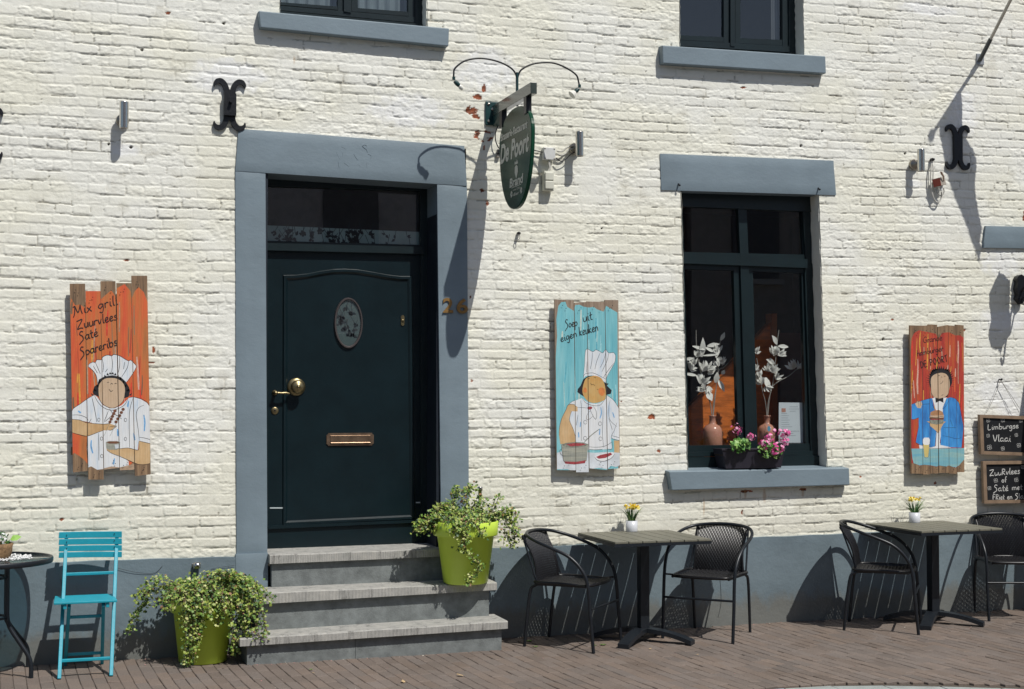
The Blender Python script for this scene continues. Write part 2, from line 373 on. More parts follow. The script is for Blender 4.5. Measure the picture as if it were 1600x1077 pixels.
    m, nt, nd, lk, p = new_mat('painted_brick'); at = N(nt, 'ShaderNodeVertexColor', layer_name='Col'); lk.new(at.outputs[0], p.inputs['Base Color'])
    p.inputs['Roughness'].default_value = .62; p.inputs['Specular IOR Level'].default_value = .35
    nb = noise(nt, 38, 9, .68); bp0 = N(nt, 'ShaderNodeBump', Strength=.8, Distance=.0036); lk.new(nb.outputs['Fac'], bp0.inputs['Height']); nb2 = noise(nt, 210, 4, .7); bp = N(nt, 'ShaderNodeBump', Strength=.5, Distance=.0014); lk.new(nb2.outputs['Fac'], bp.inputs['Height']); lk.new(bp0.outputs[0], bp.inputs['Normal']); lk.new(bp.outputs[0], p.inputs['Normal'])
    me.materials.append(m); o = bpy.data.objects.new('brick_wall', me); COL.objects.link(o); o.parent = house
    return o
HOLES = [   # clockwise on the photo, from the top left corner
    [(372, 205), (728, 232), (733, 862), (370, 872)],
    [(1064, 296), (1279, 300), (1292, 734), (1074, 738)],
    [(437, -230), (662, -190), (667, 60), (437, 30)],
    [(1060, -170), (1251, -160), (1257, 96), (1062, 84)]]
HOLES = [h for h in HOLES]
brick_wall()
for o in []: pass
# plain painted masonry beyond what is modelled brick by brick, plus side walls and roof
ext = MB().box(-6, -1.1, -.004, .25, .0, 6.2).box(9.0, 15, -.004, .25, .0, 6.2).box(-1.1, 9.0, -.004, .25, 5.7, 6.2)
ext.box(-6, -5.75, .25, 9, 0, 6.2).box(14.75, 15, .25, 9, 0, 6.2).box(-5.75, 14.75, 8.75, 9, 0, 6.2)
bm_, nt, nd, lk, p = new_mat('painted_brick_far')
bt = N(nt, 'ShaderNodeTexBrick', Scale=1.0); bt.inputs['Color1'].default_value = (.78, .76, .67, 1); bt.inputs['Color2'].default_value = (.81, .80, .74, 1); bt.inputs['Mortar'].default_value = (.66, .64, .56, 1)
bt.inputs['Brick Width'].default_value = .24; bt.inputs['Row Height'].default_value = .07; bt.inputs['Mortar Size'].default_value = .006
tc = nt.nodes.new('ShaderNodeTexCoord'); mp = nt.nodes.new('ShaderNodeMapping'); mp.inputs['Rotation'].default_value = (R(90), 0, 0); lk.new(tc.outputs['Object'], mp.inputs[0]); lk.new(mp.outputs[0], bt.inputs['Vector']); lk.new(bt.outputs[0], p.inputs['Base Color'])
bp = N(nt, 'ShaderNodeBump', Strength=.6, Distance=.006, invert=True); lk.new(bt.outputs['Fac'], bp.inputs['Height']); lk.new(bp.outputs[0], p.inputs['Normal'])
ext.build('outer_wall', bm_, house)
rf = MB(); rf.prism([(-6.2, -.35, 6.2), (-6.2, 4.5, 9.2), (-6.2, 9.35, 6.2)], (21.4, 0, 0)); rf.build('roof', mat('clay_roof_tiles', (.22, .09, .06), .8), house)
# backing behind the openings' edges
def px_part(name, pts, yf, yb, m, parent=house, bevel=.004, **kw): return MB().px(pts, yf, yb).build(name, m, parent, bevel=bevel, **kw)
# plinth: gently uneven render, splash dirt towards the ground
def dirty_base(m):
    nt = m.node_tree; lk = nt.links; p = nt.nodes['Principled BSDF']; src = p.inputs['Base Color'].links[0].from_socket
    ge = nt.nodes.new('ShaderNodeNewGeometry'); sx = nt.nodes.new('ShaderNodeSeparateXYZ'); lk.new(ge.outputs['Position'], sx.inputs[0])
    mr = N(nt, 'ShaderNodeMapRange'); mr.inputs['From Min'].default_value = .30; mr.inputs['From Max'].default_value = -.02; lk.new(sx.outputs['Z'], mr.inputs['Value'])
    n = noise(nt, 7, 8, .75, (1, 1, .5)); ad = N(nt, 'ShaderNodeMath', operation='ADD'); lk.new(mr.outputs[0], ad.inputs[0]); lk.new(n.outputs['Fac'], ad.inputs[1])
    r = ramp(nt, ad.outputs[0], [(.72, (0, 0, 0)), (1.0, (.75, .75, .75))]); mx = nt.nodes.new('ShaderNodeMixRGB'); lk.new(r.outputs[0], mx.inputs[0]); lk.new(src, mx.inputs[1]); mx.inputs[2].default_value = (.15, .145, .125, 1)
    n2 = noise(nt, 24, 8, .8); r2 = ramp(nt, n2.outputs['Fac'], [(.66, (0, 0, 0)), (.70, (.8, .8, .8))]); m2 = nt.nodes.new('ShaderNodeMixRGB'); lk.new(r2.outputs[0], m2.inputs[0]); lk.new(mx.outputs[0], m2.inputs[1]); m2.inputs[2].default_value = (.26, .27, .26, 1); lk.new(m2.outputs[0], p.inputs['Base Color'])
dirty_base(M['plinth'])
def rough_slab(name, x0, x1, z0, z1f, y, m, amp=.006, parent=house, step=.03, seed=40, zslope=0.0):
    xs = np.arange(x0, x1+.001, (x1-x0)/max(1, round((x1-x0)/step))); zs = np.linspace(z0, 1, 24) if False else None
    nz = 26; mb = MB(); vsl = []
    for i, xx in enumerate(xs):
        top = z1f(xx)
        for j in range(nz):
            z = z0+(top-z0)*j/(nz-1); hh = float(vn(np.array([xx]), np.array([z]), .35, .25, seed, 3)[0]-.5)*amp*2
            vsl.append((xx, y-hh, z))
    nx = len(xs); fs_ = [(i*nz+j, (i+1)*nz+j, (i+1)*nz+j+1, i*nz+j+1) for i in range(nx-1) for j in range(nz-1)]
    mb.add(vsl, fs_, 0, True)
    b = len(vsl)
    top = [(vsl[i*nz+nz-1]) for i in range(nx)]; back = [(p_[0], .06, p_[2]+.004) for p_ in top]
    mb.add(top+back, [(i, i+1, nx+i+1, nx+i) for i in range(nx-1)], 0)
    for i in (0, nx-1):
        a = [vsl[i*nz+j] for j in range(nz)]; mb.add(a+[(p_[0], .06, p_[2]) for p_ in a], [(j, j+1, nz+j+1, nz+j) for j in range(nz-1)], 0)
    return mb.build(name, m, parent)
def ptop(xx): return .632+.003*math.sin(xx*3.1)+.002*math.sin(xx*17)+(.006*(xx-3.4) if xx > 3.4 else 0)
rough_slab('plinth', -1.1, 1.342, -.06, ptop, -.022, M['plinth'], seed=41)
rough_slab('plinth', 2.96, 9.0, -.06, lambda x: ptop(x)-.005, -.022, M['plinth'], seed=42)
MB().box(-6, -1.1, -.02, -.005, -.05, .63).build('plinth', M['plinth'], house); MB().box(9, 15, -.02, -.005, -.05, .63).build('plinth', M['plinth'], house)
# thin cracks in the plinth coating, drawn as thin dark tubes on its face
dirt = mat('crack_dark', (.03, .035, .04), 1)
for pts in ([(184, 888), (205, 893), (225, 896), (243, 895), (254, 884)], [(330, 889), (348, 886), (366, 884)], [(1125, 905), (1127, 940), (1122, 965)], [(95, 905), (99, 930)], [(252, 905), (262, 925)]):
    l = [W(a_, b_, -.0275) for a_, b_ in pts]
    MB().tube(smooth_line(l, 4), .0011, 5).build('crack', dirt, house)
# door surround
J = M['blue']
def rough_block(name, pts, yf, yb, m, n=14, amp=.0025, seed=5):
    a, b, c, d = [W(x, y, yf) for x, y in pts]          # tl tr br bl
    wd = max((b-a).length, (c-d).length); ht = max((a-d).length, (b-c).length); nx = max(4, int(wd/.035)); nz = max(4, int(ht/.035))
    mb = MB(); vs_ = []
    for i in range(nx+1):
        for j in range(nz+1):
            s, t = i/nx, j/nz; q = (a*(1-s)+b*s)*(1-t)+(d*(1-s)+c*s)*t
            e = min(s*wd, (1-s)*wd, t*ht, (1-t)*ht); rd_ = .006*max(0, 1-e/.01)**2
            hh = float(vn(np.array([q.x]), np.array([q.z]), .12, .1, seed, 3)[0]-.5)*amp*2
            ed = 0 if e > 1e-6 else .0
            vs_.append((q.x, q.y-hh+rd_, q.z))
    mb.add(vs_, [(i*(nz+1)+j, i*(nz+1)+j+1, (i+1)*(nz+1)+j+1, (i+1)*(nz+1)+j) for i in range(nx) for j in range(nz)], 0, True)
    loop = [i*(nz+1) for i in range(nx+1)]+[nx*(nz+1)+j for j in range(1, nz+1)]+[i*(nz+1)+nz for i in range(nx-1, -1, -1)]+[j for j in range(nz-1, 0, -1)]
    L = [vs_[k] for k in loop]; n_ = len(L)
    mb.add(L+[(p_[0], yb, p_[2]) for p_ in L], [(k, (k+1) % n_, n_+(k+1) % n_, n_+k) for k in range(n_)], 0)
    return mb.build(name, m, house)
rough_block('door_lintel', [(373, 201), (726, 228), (730, 290.5), (368, 267)], -.016, .30, J, seed=51)
rough_block('door_jamb', [(368, 267.5), (415, 270), (418, 864), (370, 866)], -.013, .30, J, seed=52)
rough_block('door_jamb', [(683.5, 288), (730, 291), (733.5, 850), (690, 852)], -.013, .30, J, seed=53)
rough_block('jamb_base', [(368.5, 866.5), (419, 864.5), (419, 1022), (370, 1025)], -.030, .30, J, seed=54)
rough_block('jamb_base', [(690, 852.5), (734.5, 850.5), (735.5, 1006), (690, 1008)], -.030, .30, J, seed=55)
for pts in ([(533, 229), (537, 231), (541, 233)], [(526, 238), (528, 243), (531, 249)], [(538, 254), (541, 257), (546, 260)], [(553, 241), (556, 246), (559, 250)], [(559, 257), (563, 259), (563, 263)],
            [(566, 228), (569, 231), (573, 234), (574, 238)], [(575, 241), (580, 243), (579, 248)], [(535, 238), (536, 246)], [(573, 255), (574, 266)], [(529, 253), (530, 262)], [(566, 228), (570, 226), (573, 228)]):
    MB().tube(smooth_line([W(a_, b_, -.017) for a_, b_ in pts], 4), .0016, 6).build('carved_stroke', J, house).location.y += .0008
# reveal linings of the door recess (painted dark green) and stone soffit above it
M['reveal'] = mat('dark_reveal_paint', (.010, .016, .026), .5, var=.25)
x_r = W(684, 500).x-.004; x_l = W(416, 500).x+.006
MB().box(x_r-.001, x_r+.02, .012, .30, .64, 3.16).build('recess_lining', M['reveal'], house)
MB().box(x_l-.02, x_l+.001, .012, .30, .64, 3.18).build('recess_lining', M['reveal'], house)
# ---- door
yd = .27
door = MB(); zt = W(500, 394, yd).z; zb = .655
xl = x_l; xr = W(656.5, 600, yd).x
door.px([(410, 391.5), (657, 397), (657, 851), (410, 866)], yd, yd+.04)
dr = door.build('door', M['green'], house, bevel=.002)
# raised field with an arched head
arch = [(441.8, 430), (462, 429.5), (480, 427.5), (500, 423.5), (520, 420.6), (538, 420), (558, 421), (580, 424.5), (605, 429), (625, 431.5), (643.5, 431.5)]
fld = MB(); o_ = [W(a_, b_, yd) for a_, b_ in arch]+[W(648, 812, yd), W(441, 822, yd)]
i_ = []
cx = sum(p_.x for p_ in o_)/len(o_); cz = 2.0
def inset(P, d):
    out = []; n = len(P)
    for k in range(n):
        a_, b_, c_ = P[k-1], P[k], P[(k+1) % n]; e1 = (b_-a_).normalized(); e2 = (c_-b_).normalized()
        n1 = Vector((e1.z, 0, -e1.x)); n2 = Vector((e2.z, 0, -e2.x)); nn = (n1+n2).normalized()
        out.append(b_+nn*d/max(.4, nn.dot(n1)))
    return out
i1 = [p_+Vector((0, -.012, 0)) for p_ in inset(o_, .006)]; i2 = [p_+Vector((0, -.012, 0)) for p_ in inset(o_, .022)]; i3 = [p_+Vector((0, -.001, 0)) for p_ in inset(o_, .034)]
for A, B in ((o_, i1), (i1, i2), (i2, i3)):
    n = len(A); fld.add(A+B, [(k, (k+1) % n, n+(k+1) % n, n+k) for k in range(n)])
fld.build('moulding', M['green'], dr)
sb = MB(); sb.px([(419, 822), (651, 812.5), (651, 817), (419, 827)], yd-.03, yd); sb.build('weather_strip', M['green'], dr, bevel=.004)
MB().px([(419, 827), (657, 818), (657, 851), (419, 862)], yd-.012, yd).build('kick_rail', M['green'], dr, bevel=.003)
scf = mat('pale_scuff', (.45, .5, .52), .7)
for a_, b_, c_ in ((421.6, 444.6, 794), (650, 660, 785.5)): MB().px([(a_, c_-1), (b_, c_-1), (b_, c_+.8), (a_, c_+.8)], yd-.003, yd).build('paint_scuff', scf, dr)
c = W(544.2, 505, yd)
ov = MB(); rx, rz = .103, .178
def ell(cx_, cz_, rx_, rz_, y_, n=40): return [Vector((cx_+rx_*math.cos(2*math.pi*k/n), y_, cz_+rz_*math.sin(2*math.pi*k/n))) for k in range(n)]
rings = [ell(c.x, c.z, rx, rz, yd), ell(c.x, c.z, rx-.004, rz-.004, yd-.016), ell(c.x, c.z, rx-.012, rz-.012, yd-.016), ell(c.x, c.z, rx-.018, rz-.018, yd-.004)]
for A, B in zip(rings, rings[1:]): ov.add(A+B, [(k, (k+1) % 40, 40+(k+1) % 40, 40+k) for k in range(40)], 0, True)
ovf = ov.build('oval_window', mat('oval_rim', (.06, .05, .05), .4), dr)
# lace behind the oval and the fanlight: pale film with dark flower shapes
M['film'] = mat('pale_teal_film', (.26, .36, .36), .6, var=.15); M['filmdark'] = mat('dark_leaf_print', (.012, .018, .024), .6)
def flower_film(mb, pts_in, y, n, s, seed):
    rs = random.Random(seed)
    for _ in range(n):
        x_, z_ = pts_in(rs); k = rs.choice(('l', 'l', 'f'))
        if k == 'l':
            for q in range(rs.randint(2, 4)):
                a_ = rs.uniform(0, 6.28); L_ = s*rs.uniform(.7, 1.3); ux, uz = math.cos(a_), math.sin(a_); w_ = L_*.3
                P = [(0, 0), (.4, 1), (1, 0), (.4, -1)]; mb.add([(x_+ux*p0*L_-uz*p1*w_, y, z_+uz*p0*L_+ux*p1*w_) for p0, p1 in P], [(0, 1, 2, 3)], 1)
        else:
            for q in range(5):
                a_ = q*1.2566+rs.random(); r_ = s*.42; cx_, cz_ = x_+math.cos(a_)*r_*.8, z_+math.sin(a_)*r_*.8
                mb.add([(cx_+r_*.62*math.cos(t*1.047), y, cz_+r_*.62*math.sin(t*1.047)) for t in range(6)], [tuple(range(6))], 1)
        a_ = rs.uniform(.9, 2.2); mb.add([(x_-.002, y, z_), (x_+.002, y, z_), (x_+math.cos(a_)*s*2.4+.002, y, z_+math.sin(a_)*s*2.4), (x_+math.cos(a_)*s*2.4-.002, y, z_+math.sin(a_)*s*2.4)], [(0, 1, 2, 3)], 1)
fm = MB(); fm.add(ell(c.x, c.z, rx-.018, rz-.018, yd-.003), [tuple(range(40))])
def inov(rs):
    while True:
        a_, b_ = rs.uniform(-1, 1), rs.uniform(-1, 1)
        if a_*a_+b_*b_ < .66: return c.x+a_*rx*.75, c.z+b_*rz*.78
flower_film(fm, inov, yd-.0038, 17, .030, 5)
fm.build('printed_film', [mat('dim_teal_film', (.065, .098, .10), .6), M['filmdark']], ovf)
MB().add(ell(c.x, c.z, rx-.016, rz-.016, yd-.008), [tuple(range(40))]).build('pane', M['glass'], ovf)
# door fittings
kc = W(462.8, 604.7, yd); kn = MB(); kn.lathe(kc, [(.062, 0), (.062, .008), (.052, .014), (.022, .018), (.020, .045), (.040, .052), (.047, .062), (.045, .072), (.036, .080), (.028, .083), (.018, .088), (.008, .092), (.006, .097), (0, .099)], 32, axis='y')
kn.build('door_knob', M['brass'], dr)
kc = W(429, 614, yd); hb = MB(); hb.lathe(kc, [(.019, 0), (.019, .006), (.012, .012), (.010, .04), (.014, .048), (.013, .056), (0, .060)], 20, axis='y')
hb.tube([kc+Vector((.0, -.048, 0)), kc+Vector((.035, -.050, -.002)), kc+Vector((.07, -.05, -.001)), kc+Vector((.095, -.048, -.005))], [.008, .006, .0085, .005], 10)
hb.build('door_handle', M['brass'], dr)
kc = W(429.4, 642, yd); kh = MB(); kh.lathe(kc, [(.026, 0), (.026, .004), (.021, .007), (0, .007)], 24, axis='y'); kh.lathe(kc+Vector((0, -.0075, .004)), [(.006, 0), (.006, .0005), (0, .0005)], 12, 1, axis='y'); kh.box(kc.x-.002, kc.x+.002, kc.y-.0085, kc.y-.007, kc.z-.012, kc.z+.002, 1)
kh.build('keyhole_plate', [M['brass'], M['black']], dr)
lb = MB(); a_ = W(510, 677, yd); b_ = W(583.6, 697, yd)
x0, x1, z0, z1 = a_.x, b_.x, b_.z+.004, a_.z; q = .012
lb.prism([(x0+q, yd, z1), (x1-q, yd, z1), (x1-q, yd, z1-.006), (x1, yd, z1-.014), (x1, yd, z0+.014), (x1-q, yd, z0+.006), (x1-q, yd, z0), (x0+q, yd, z0), (x0+q, yd, z0+.006), (x0, yd, z0+.014), (x0, yd, z1-.014), (x0+q, yd, z1-.006)], (0, -.008, 0))
lb.box(x0+.026, x1-.026, yd-.014, yd-.006, z0+.018, z1-.016); lb.tube([(x0+.028, yd-.016, z0+.020), (x1-.028, yd-.016, z0+.020)], .005, 8)
lb.build('letterbox', M['letterbrass'], dr, bevel=.0015)
kc = W(629, 501, yd); be = MB(); P = [Vector((kc.x+.013*math.cos(t)*.95, yd, kc.z+.016*math.sin(t)+(.022 if math.sin(t) >= 0 else -.022))) for t in np.linspace(0, 2*math.pi, 25)[:-1]]
be.prism(P, (0, -.006, 0)); be.lathe(kc+Vector((0, -.006, 0)), [(.009, 0), (.008, .006), (0, .008)], 14, axis='y'); be.build('bell_push', M['brass'], dr, bevel=.001)
# door frame and fanlight
fr = MB(); fr.px([(410, 379.5), (664, 386), (664, 397), (410, 391)], yd-.035, yd+.04)
fr.px([(657, 280), (668, 280), (668, 860), (657, 860)], yd-.012, yd+.05); fr.px([(405, 265), (684, 280), (684, 299), (405, 291)], yd-.02, yd+.05); fr.px([(400, 262), (417, 262), (419, 870), (400, 870)], yd-.01, yd+.05)
fr.build('door_frame', M['greenframe'], house, bevel=.003)
fl = MB(); fl.px([(410, 282), (662, 292), (662, 299), (410, 291)], yd-.0, yd+.04).px([(410, 376), (662, 383), (662, 387), (410, 380)], yd-.0, yd+.04)
fl = fl.build('fanlight', M['greenframe'], house, bevel=.002)
MB().add([W(412, 290, yd+.01), W(662, 297, yd+.01), W(662, 386, yd+.01), W(412, 379, yd+.01)], [(3, 2, 1, 0)]).build('pane', M['glass'], fl)
fm = MB(); fm.add([W(412, 352, yd+.03), W(662, 363, yd+.03), W(662, 388, yd+.03), W(412, 382, yd+.03)], [(3, 2, 1, 0)])
def infan(rs):
    t = rs.random(); a_ = W(418+t*238, 359+t*8+rs.random()*20, yd+.028); return a_.x, a_.z
flower_film(fm, infan, yd+.0285, 52, .034, 9)
fm.build('printed_film', [M['film'], M['filmdark']], fl)
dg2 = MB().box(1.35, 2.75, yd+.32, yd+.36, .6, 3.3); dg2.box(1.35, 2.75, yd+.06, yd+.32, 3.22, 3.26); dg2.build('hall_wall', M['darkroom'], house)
# house number
nm = MB()
put_text(nm, '2', W(692, 488, -.02), W(708, 488.5, -.02), .098, Vector((0, -1, 0)), offset=.022, extrude=.004)
nm.build('house_number', mat('number_brass', (.30, .17, .055), .5, .5, var=.3, scale=40), house)
nm = MB(); put_text(nm, '6', W(713.5, 489, -.02), W(731, 489.5, -.02), .098, Vector((0, -1, 0)), offset=.022, extrude=.004)
nm.build('house_number', bpy.data.materials['number_brass'], house)
# ---- windows
GF = M['greenframe']; YF = .12
def window(label, rects, panes, sill=None, outer=None):
    mb = MB()
    for pts, yf, yb in rects: mb.px(pts, yf, yb)
    w = mb.build('window', GF, house, bevel=.003); w['label'] = label
    for pts, y in panes: MB().add([W(a_, b_, y) for a_, b_ in pts], [(3, 2, 1, 0)]).build('pane', M['glass'], w)
    return w
def qd(xa, xb, yt, yb, st=.035, lean=0.0):   # near-rectangular outline that follows the course slope
    return [(xa, yt), (xb, yt+(xb-xa)*st), (xb+lean, yb+(xb-xa)*st), (xa+lean, yb)]
w1 = window('tall ground floor window with four panes', [
    ([(1050, 296), (1270, 303), (1270, 331), (1050, 322)], YF, YF+.06),          # head
    ([(1054, 399), (1262, 405), (1262, 419), (1054, 411)], YF-.02, YF+.06),      # transom
    ([(1054, 393.5), (1258, 398), (1258, 405), (1054, 399)], YF+.012, YF+.05),
    ([(1153, 318), (1166, 318), (1170, 404), (1157, 404)], YF+.01, YF+.05),      # upper mullion
    ([(1254, 318), (1265, 318), (1272, 412), (1259, 412)], YF+.005, YF+.06),
    ([(1257, 412), (1271, 412), (1282, 732), (1268, 732)], YF, YF+.06),          # right stile
    ([(1252, 320), (1258, 320), (1261, 400), (1255, 400)], YF+.02, YF+.06),
    ([(1252, 416), (1259, 416), (1270, 700), (1260, 700)], YF+.018, YF+.06),
    ([(1146, 414), (1160, 414), (1168, 700), (1154, 700)], YF+.015, YF+.06),     # left sash stile
    ([(1157, 413), (1170, 413), (1179, 722), (1166, 722)], YF-.004, YF+.05),     # meeting stile
    ([(1168, 414), (1176, 415), (1184, 700), (1176, 700)], YF+.015, YF+.06),
    ([(1058, 412), (1262, 418), (1262, 427), (1058, 420)], YF+.012, YF+.06),     # sash heads
    ([(1045, 296), (1066, 296), (1078, 732), (1058, 732)], YF, YF+.06),          # left stile (hidden behind brick)
    ([(1060, 697), (1266, 693), (1266, 706), (1060, 709)], YF+.01, YF+.06),      # bottom rails
    ([(1058, 707), (1272, 704.5), (1272, 712), (1058, 714)], YF-.008, YF+.06),
    ([(1058, 715), (1280, 712), (1280, 731), (1058, 735)], YF-.02, YF+.06)],
    [([(1056, 320), (1156, 322), (1158, 397), (1060, 395)], YF+.035), ([(1162, 320), (1258, 322), (1260, 402), (1164, 400)], YF+.035),
     ([(1056, 420), (1150, 424), (1158, 700), (1062, 700)], YF+.035), ([(1172, 424), (1258, 426), (1264, 698), (1180, 699)], YF+.035)])
w2 = window('upper floor window above the door', [
    ([(425, 16), (662, 38), (662, 45), (425, 22)], YF-.012, YF+.06), ([(425, 8), (662, 28), (662, 37), (425, 15)], YF+.004, YF+.06),
    ([(430, 3), (655, 20), (655, 27), (430, 7)], YF+.016, YF+.06), ([(528, -260), (537, -260), (537, 17), (528, 17)], YF+.012, YF+.06), ([(537.5, -260), (549, -260), (549, 20), (537.5, 18)], YF-.006, YF+.05), ([(549.5, -260), (559, -260), (559, 19), (549.5, 18)], YF+.012, YF+.06),
    ([(638, -260), (648, -260), (648, 30), (638, 28)], YF+.014, YF+.06), ([(648, -260), (660, -260), (662, 40), (649, 38)], YF, YF+.06), ([(420, -260), (437, -260), (437, 20), (420, 20)], YF+.002, YF+.06)],
    [([(430, -260), (532, -258), (532, 13), (430, 6)], YF+.035), ([(556, -258), (642, -250), (642, 22), (556, 15)], YF+.035)])
w3 = window('upper floor window over the tall window', [
    ([(1048, 72), (1245, 84), (1245, 91), (1048, 78)], YF-.012, YF+.06), ([(1048, 62), (1238, 72.5), (1238, 82), (1048, 71)], YF+.002, YF+.06), ([(1048, 54.5), (1232, 63), (1232, 72), (1048, 61.5)], YF+.016, YF+.06),
    ([(1131, -180), (1141, -180), (1141, 68), (1131, 68)], YF+.014, YF+.06), ([(1141.5, -180), (1148.5, -180), (1148.5, 73), (1141.5, 72)], YF-.004, YF+.05), ([(1149, -180), (1157, -180), (1157, 68), (1149, 68)], YF+.014, YF+.06),
    ([(1222, -180), (1232, -180), (1233, 78), (1223, 76)], YF+.012, YF+.06), ([(1232, -180), (1243, -180), (1245, 85), (1233, 83)], YF, YF+.06), ([(1044, -180), (1061, -180), (1063, 76), (1046, 75)], YF+.002, YF+.06)],
    [([(1056, -180), (1137, -180), (1137, 62), (1056, 58)], YF+.035), ([(1152, -180), (1228, -178), (1228, 68), (1152, 64)], YF+.035)])
# reveals, lintels and sills
def reveal_strip(pt, pb, name='window_reveal'):
    a_, b_ = W(*pt), W(*pb); mb = MB(); n = 40; vs_ = []
    for k in range(n+1):
        t = k/n; x_ = a_.x*(1-t)+b_.x*t; z_ = a_.z*(1-t)+b_.z*t
        for j, y_ in enumerate((-.004, .03, .07, .11, .16)):
            vs_.append((x_+.003*math.sin(z_*90)+random.uniform(-.0015, .0015)-(.0 if j else -.004), y_, z_))
    mb.add(vs_, [(k*5+j, k*5+j+1, (k+1)*5+j+1, (k+1)*5+j) for k in range(n) for j in range(4)], 0, True)
    return mb.build(name, M['white'], house)
reveal_strip((1279, 300), (1292, 733)); reveal_strip((667, -230), (667, 48)); reveal_strip((1251, -180), (1256, 92)); reveal_strip((1064, 300), (1074, 735)); reveal_strip((437, -230), (437, 30)); reveal_strip((1060, -180), (1062, 84))
rough_block('window_lintel', [(1032, 240), (1303, 251), (1307, 305), (1034, 297)], -.010, .20, J, seed=61)
rough_block('window_lintel', [(1541, 353), (1640, 355), (1655, 389), (1537, 387)], -.024, .02, J, seed=62)
for (pts) in ([(1045, 737), (1327, 731.5), (1328, 758), (1050, 766.5)], [(404, 17), (702, 44.5), (701, 72.5), (407, 43)], [(1035, 71), (1290, 88), (1291, 115), (1036, 99)]):
    yf = -.062; q_ = [W(a_, b_, yf) for a_, b_ in pts]
    mb = MB(); back = [Vector((p_.x, .16, p_.z+(.022 if i < 2 else 0))) for i, p_ in enumerate(q_)]
    mb.add(q_+back, [(0, 3, 2, 1), (4, 5, 6, 7), (0, 1, 5, 4), (1, 2, 6, 5), (2, 3, 7, 6), (3, 0, 4, 7)])
    s_ = mb.build('window_sill', J, house, bevel=.007, seg=3)
for px_, py_ in ((1060, 290), (1278.5, 296.5)):
    k = W(px_, py_, -.012); MB().tube([k+Vector((0, 0, .012)), k+Vector((0, -.012, .004)), k+Vector((-.002, -.02, -.004)), k+Vector((.006, -.024, 0))], .006, 8).build('shutter_pin', M['black'], house)
# wall anchors: forged X shapes
def anchor(cx, cz, s, front=True):
    mb = MB(); base = Vector((cx, -.02, cz))
    def arm(sx, sz):
        L = [(.012*sx, .05*sz), (.018*sx, .085*sz), (.030*sx, .118*sz), (.052*sx, .138*sz), (.074*sx, .136*sz), (.088*sx, .120*sz), (.090*sx, .103*sz)]
        Wd = [.017, .016, .016, .016, .014, .008, .002]
        P = [base+Vector((x_*s, 0, z_*s)) for x_, z_ in L]; P2 = smooth_line(P, 4); m_ = len(P2)
        l_, r_ = [], []
        for k in range(m_):
            t = (P2[min(k+1, m_-1)]-P2[max(0, k-1)]).normalized(); nn = Vector((t.z, 0, -t.x)); w_ = np.interp(k/(m_-1)*6, range(7), Wd)*s
            l_.append(P2[k]+nn*w_); r_.append(P2[k]-nn*w_)
        for k in range(m_-1): mb.prism([l_[k], l_[k+1], r_[k+1], r_[k]], (0, .022, 0))
    for sx in (-1, 1):
        for sz in (-1, 1): arm(sx, sz)
    mb.box(cx-.034*s, cx+.034*s, -.022, .0, cz-.09*s, cz+.09*s)
    if front: mb.box(cx-.036*s, cx+.036*s, -.045, -.022, cz-.068*s, cz+.064*s); mb.tube([(cx+.002, -.045, cz+.014), (cx+.002, -.075, cz+.014)], .011, 12)
    return mb.build('wall_anchor', M['black'], house)
k = W(359, 163.5, -.02); anchor(k.x, k.z, 1.12); k = W(1497.5, 230, -.02); anchor(k.x, k.z, 1.16, False); k = W(-23, 208, -.02); anchor(k.x, k.z, 1.1)
# interior of the ground floor room
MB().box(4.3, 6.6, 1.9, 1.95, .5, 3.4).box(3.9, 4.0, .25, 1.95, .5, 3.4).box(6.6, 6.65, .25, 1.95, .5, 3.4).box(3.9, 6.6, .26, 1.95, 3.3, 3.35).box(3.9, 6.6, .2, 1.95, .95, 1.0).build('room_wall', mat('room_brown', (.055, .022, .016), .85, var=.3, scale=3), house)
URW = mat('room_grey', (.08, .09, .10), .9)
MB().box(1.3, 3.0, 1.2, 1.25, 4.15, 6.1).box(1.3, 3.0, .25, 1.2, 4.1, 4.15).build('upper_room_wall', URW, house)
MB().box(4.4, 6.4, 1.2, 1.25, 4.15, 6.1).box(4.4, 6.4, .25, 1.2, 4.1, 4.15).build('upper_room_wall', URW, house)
ct = MB(); xs_ = np.linspace(W(440, 10, .2).x, W(640, 20, .2).x, 90)
ct.add([(x_, .23+.014*math.sin(i*.9)+.006*math.sin(i*2.3), z_) for i, x_ in enumerate(xs_) for z_ in (4.2, 6.0)], [(2*i, 2*i+2, 2*i+3, 2*i+1) for i in range(89)], 0, True); ct.build('curtain', mat('sky_reflection_cloth', (.16, .20, .22), .9), house)  # pale cloth added behind these panes in place of a bright sky reflection
ct = MB(); xs_ = np.linspace(W(1205, 40, .2).x, W(1236, 40, .2).x, 24)
vs_ = [(x_, .20+.012*math.sin(i*1.7), z_) for i, x_ in enumerate(xs_) for z_ in (4.25, 6.0)]
ct.add(vs_, [(2*i, 2*i+2, 2*i+3, 2*i+1) for i in range(23)], 0, True); ct.build('curtain', mat('grey_curtain', (.10, .11, .12), .9), house)
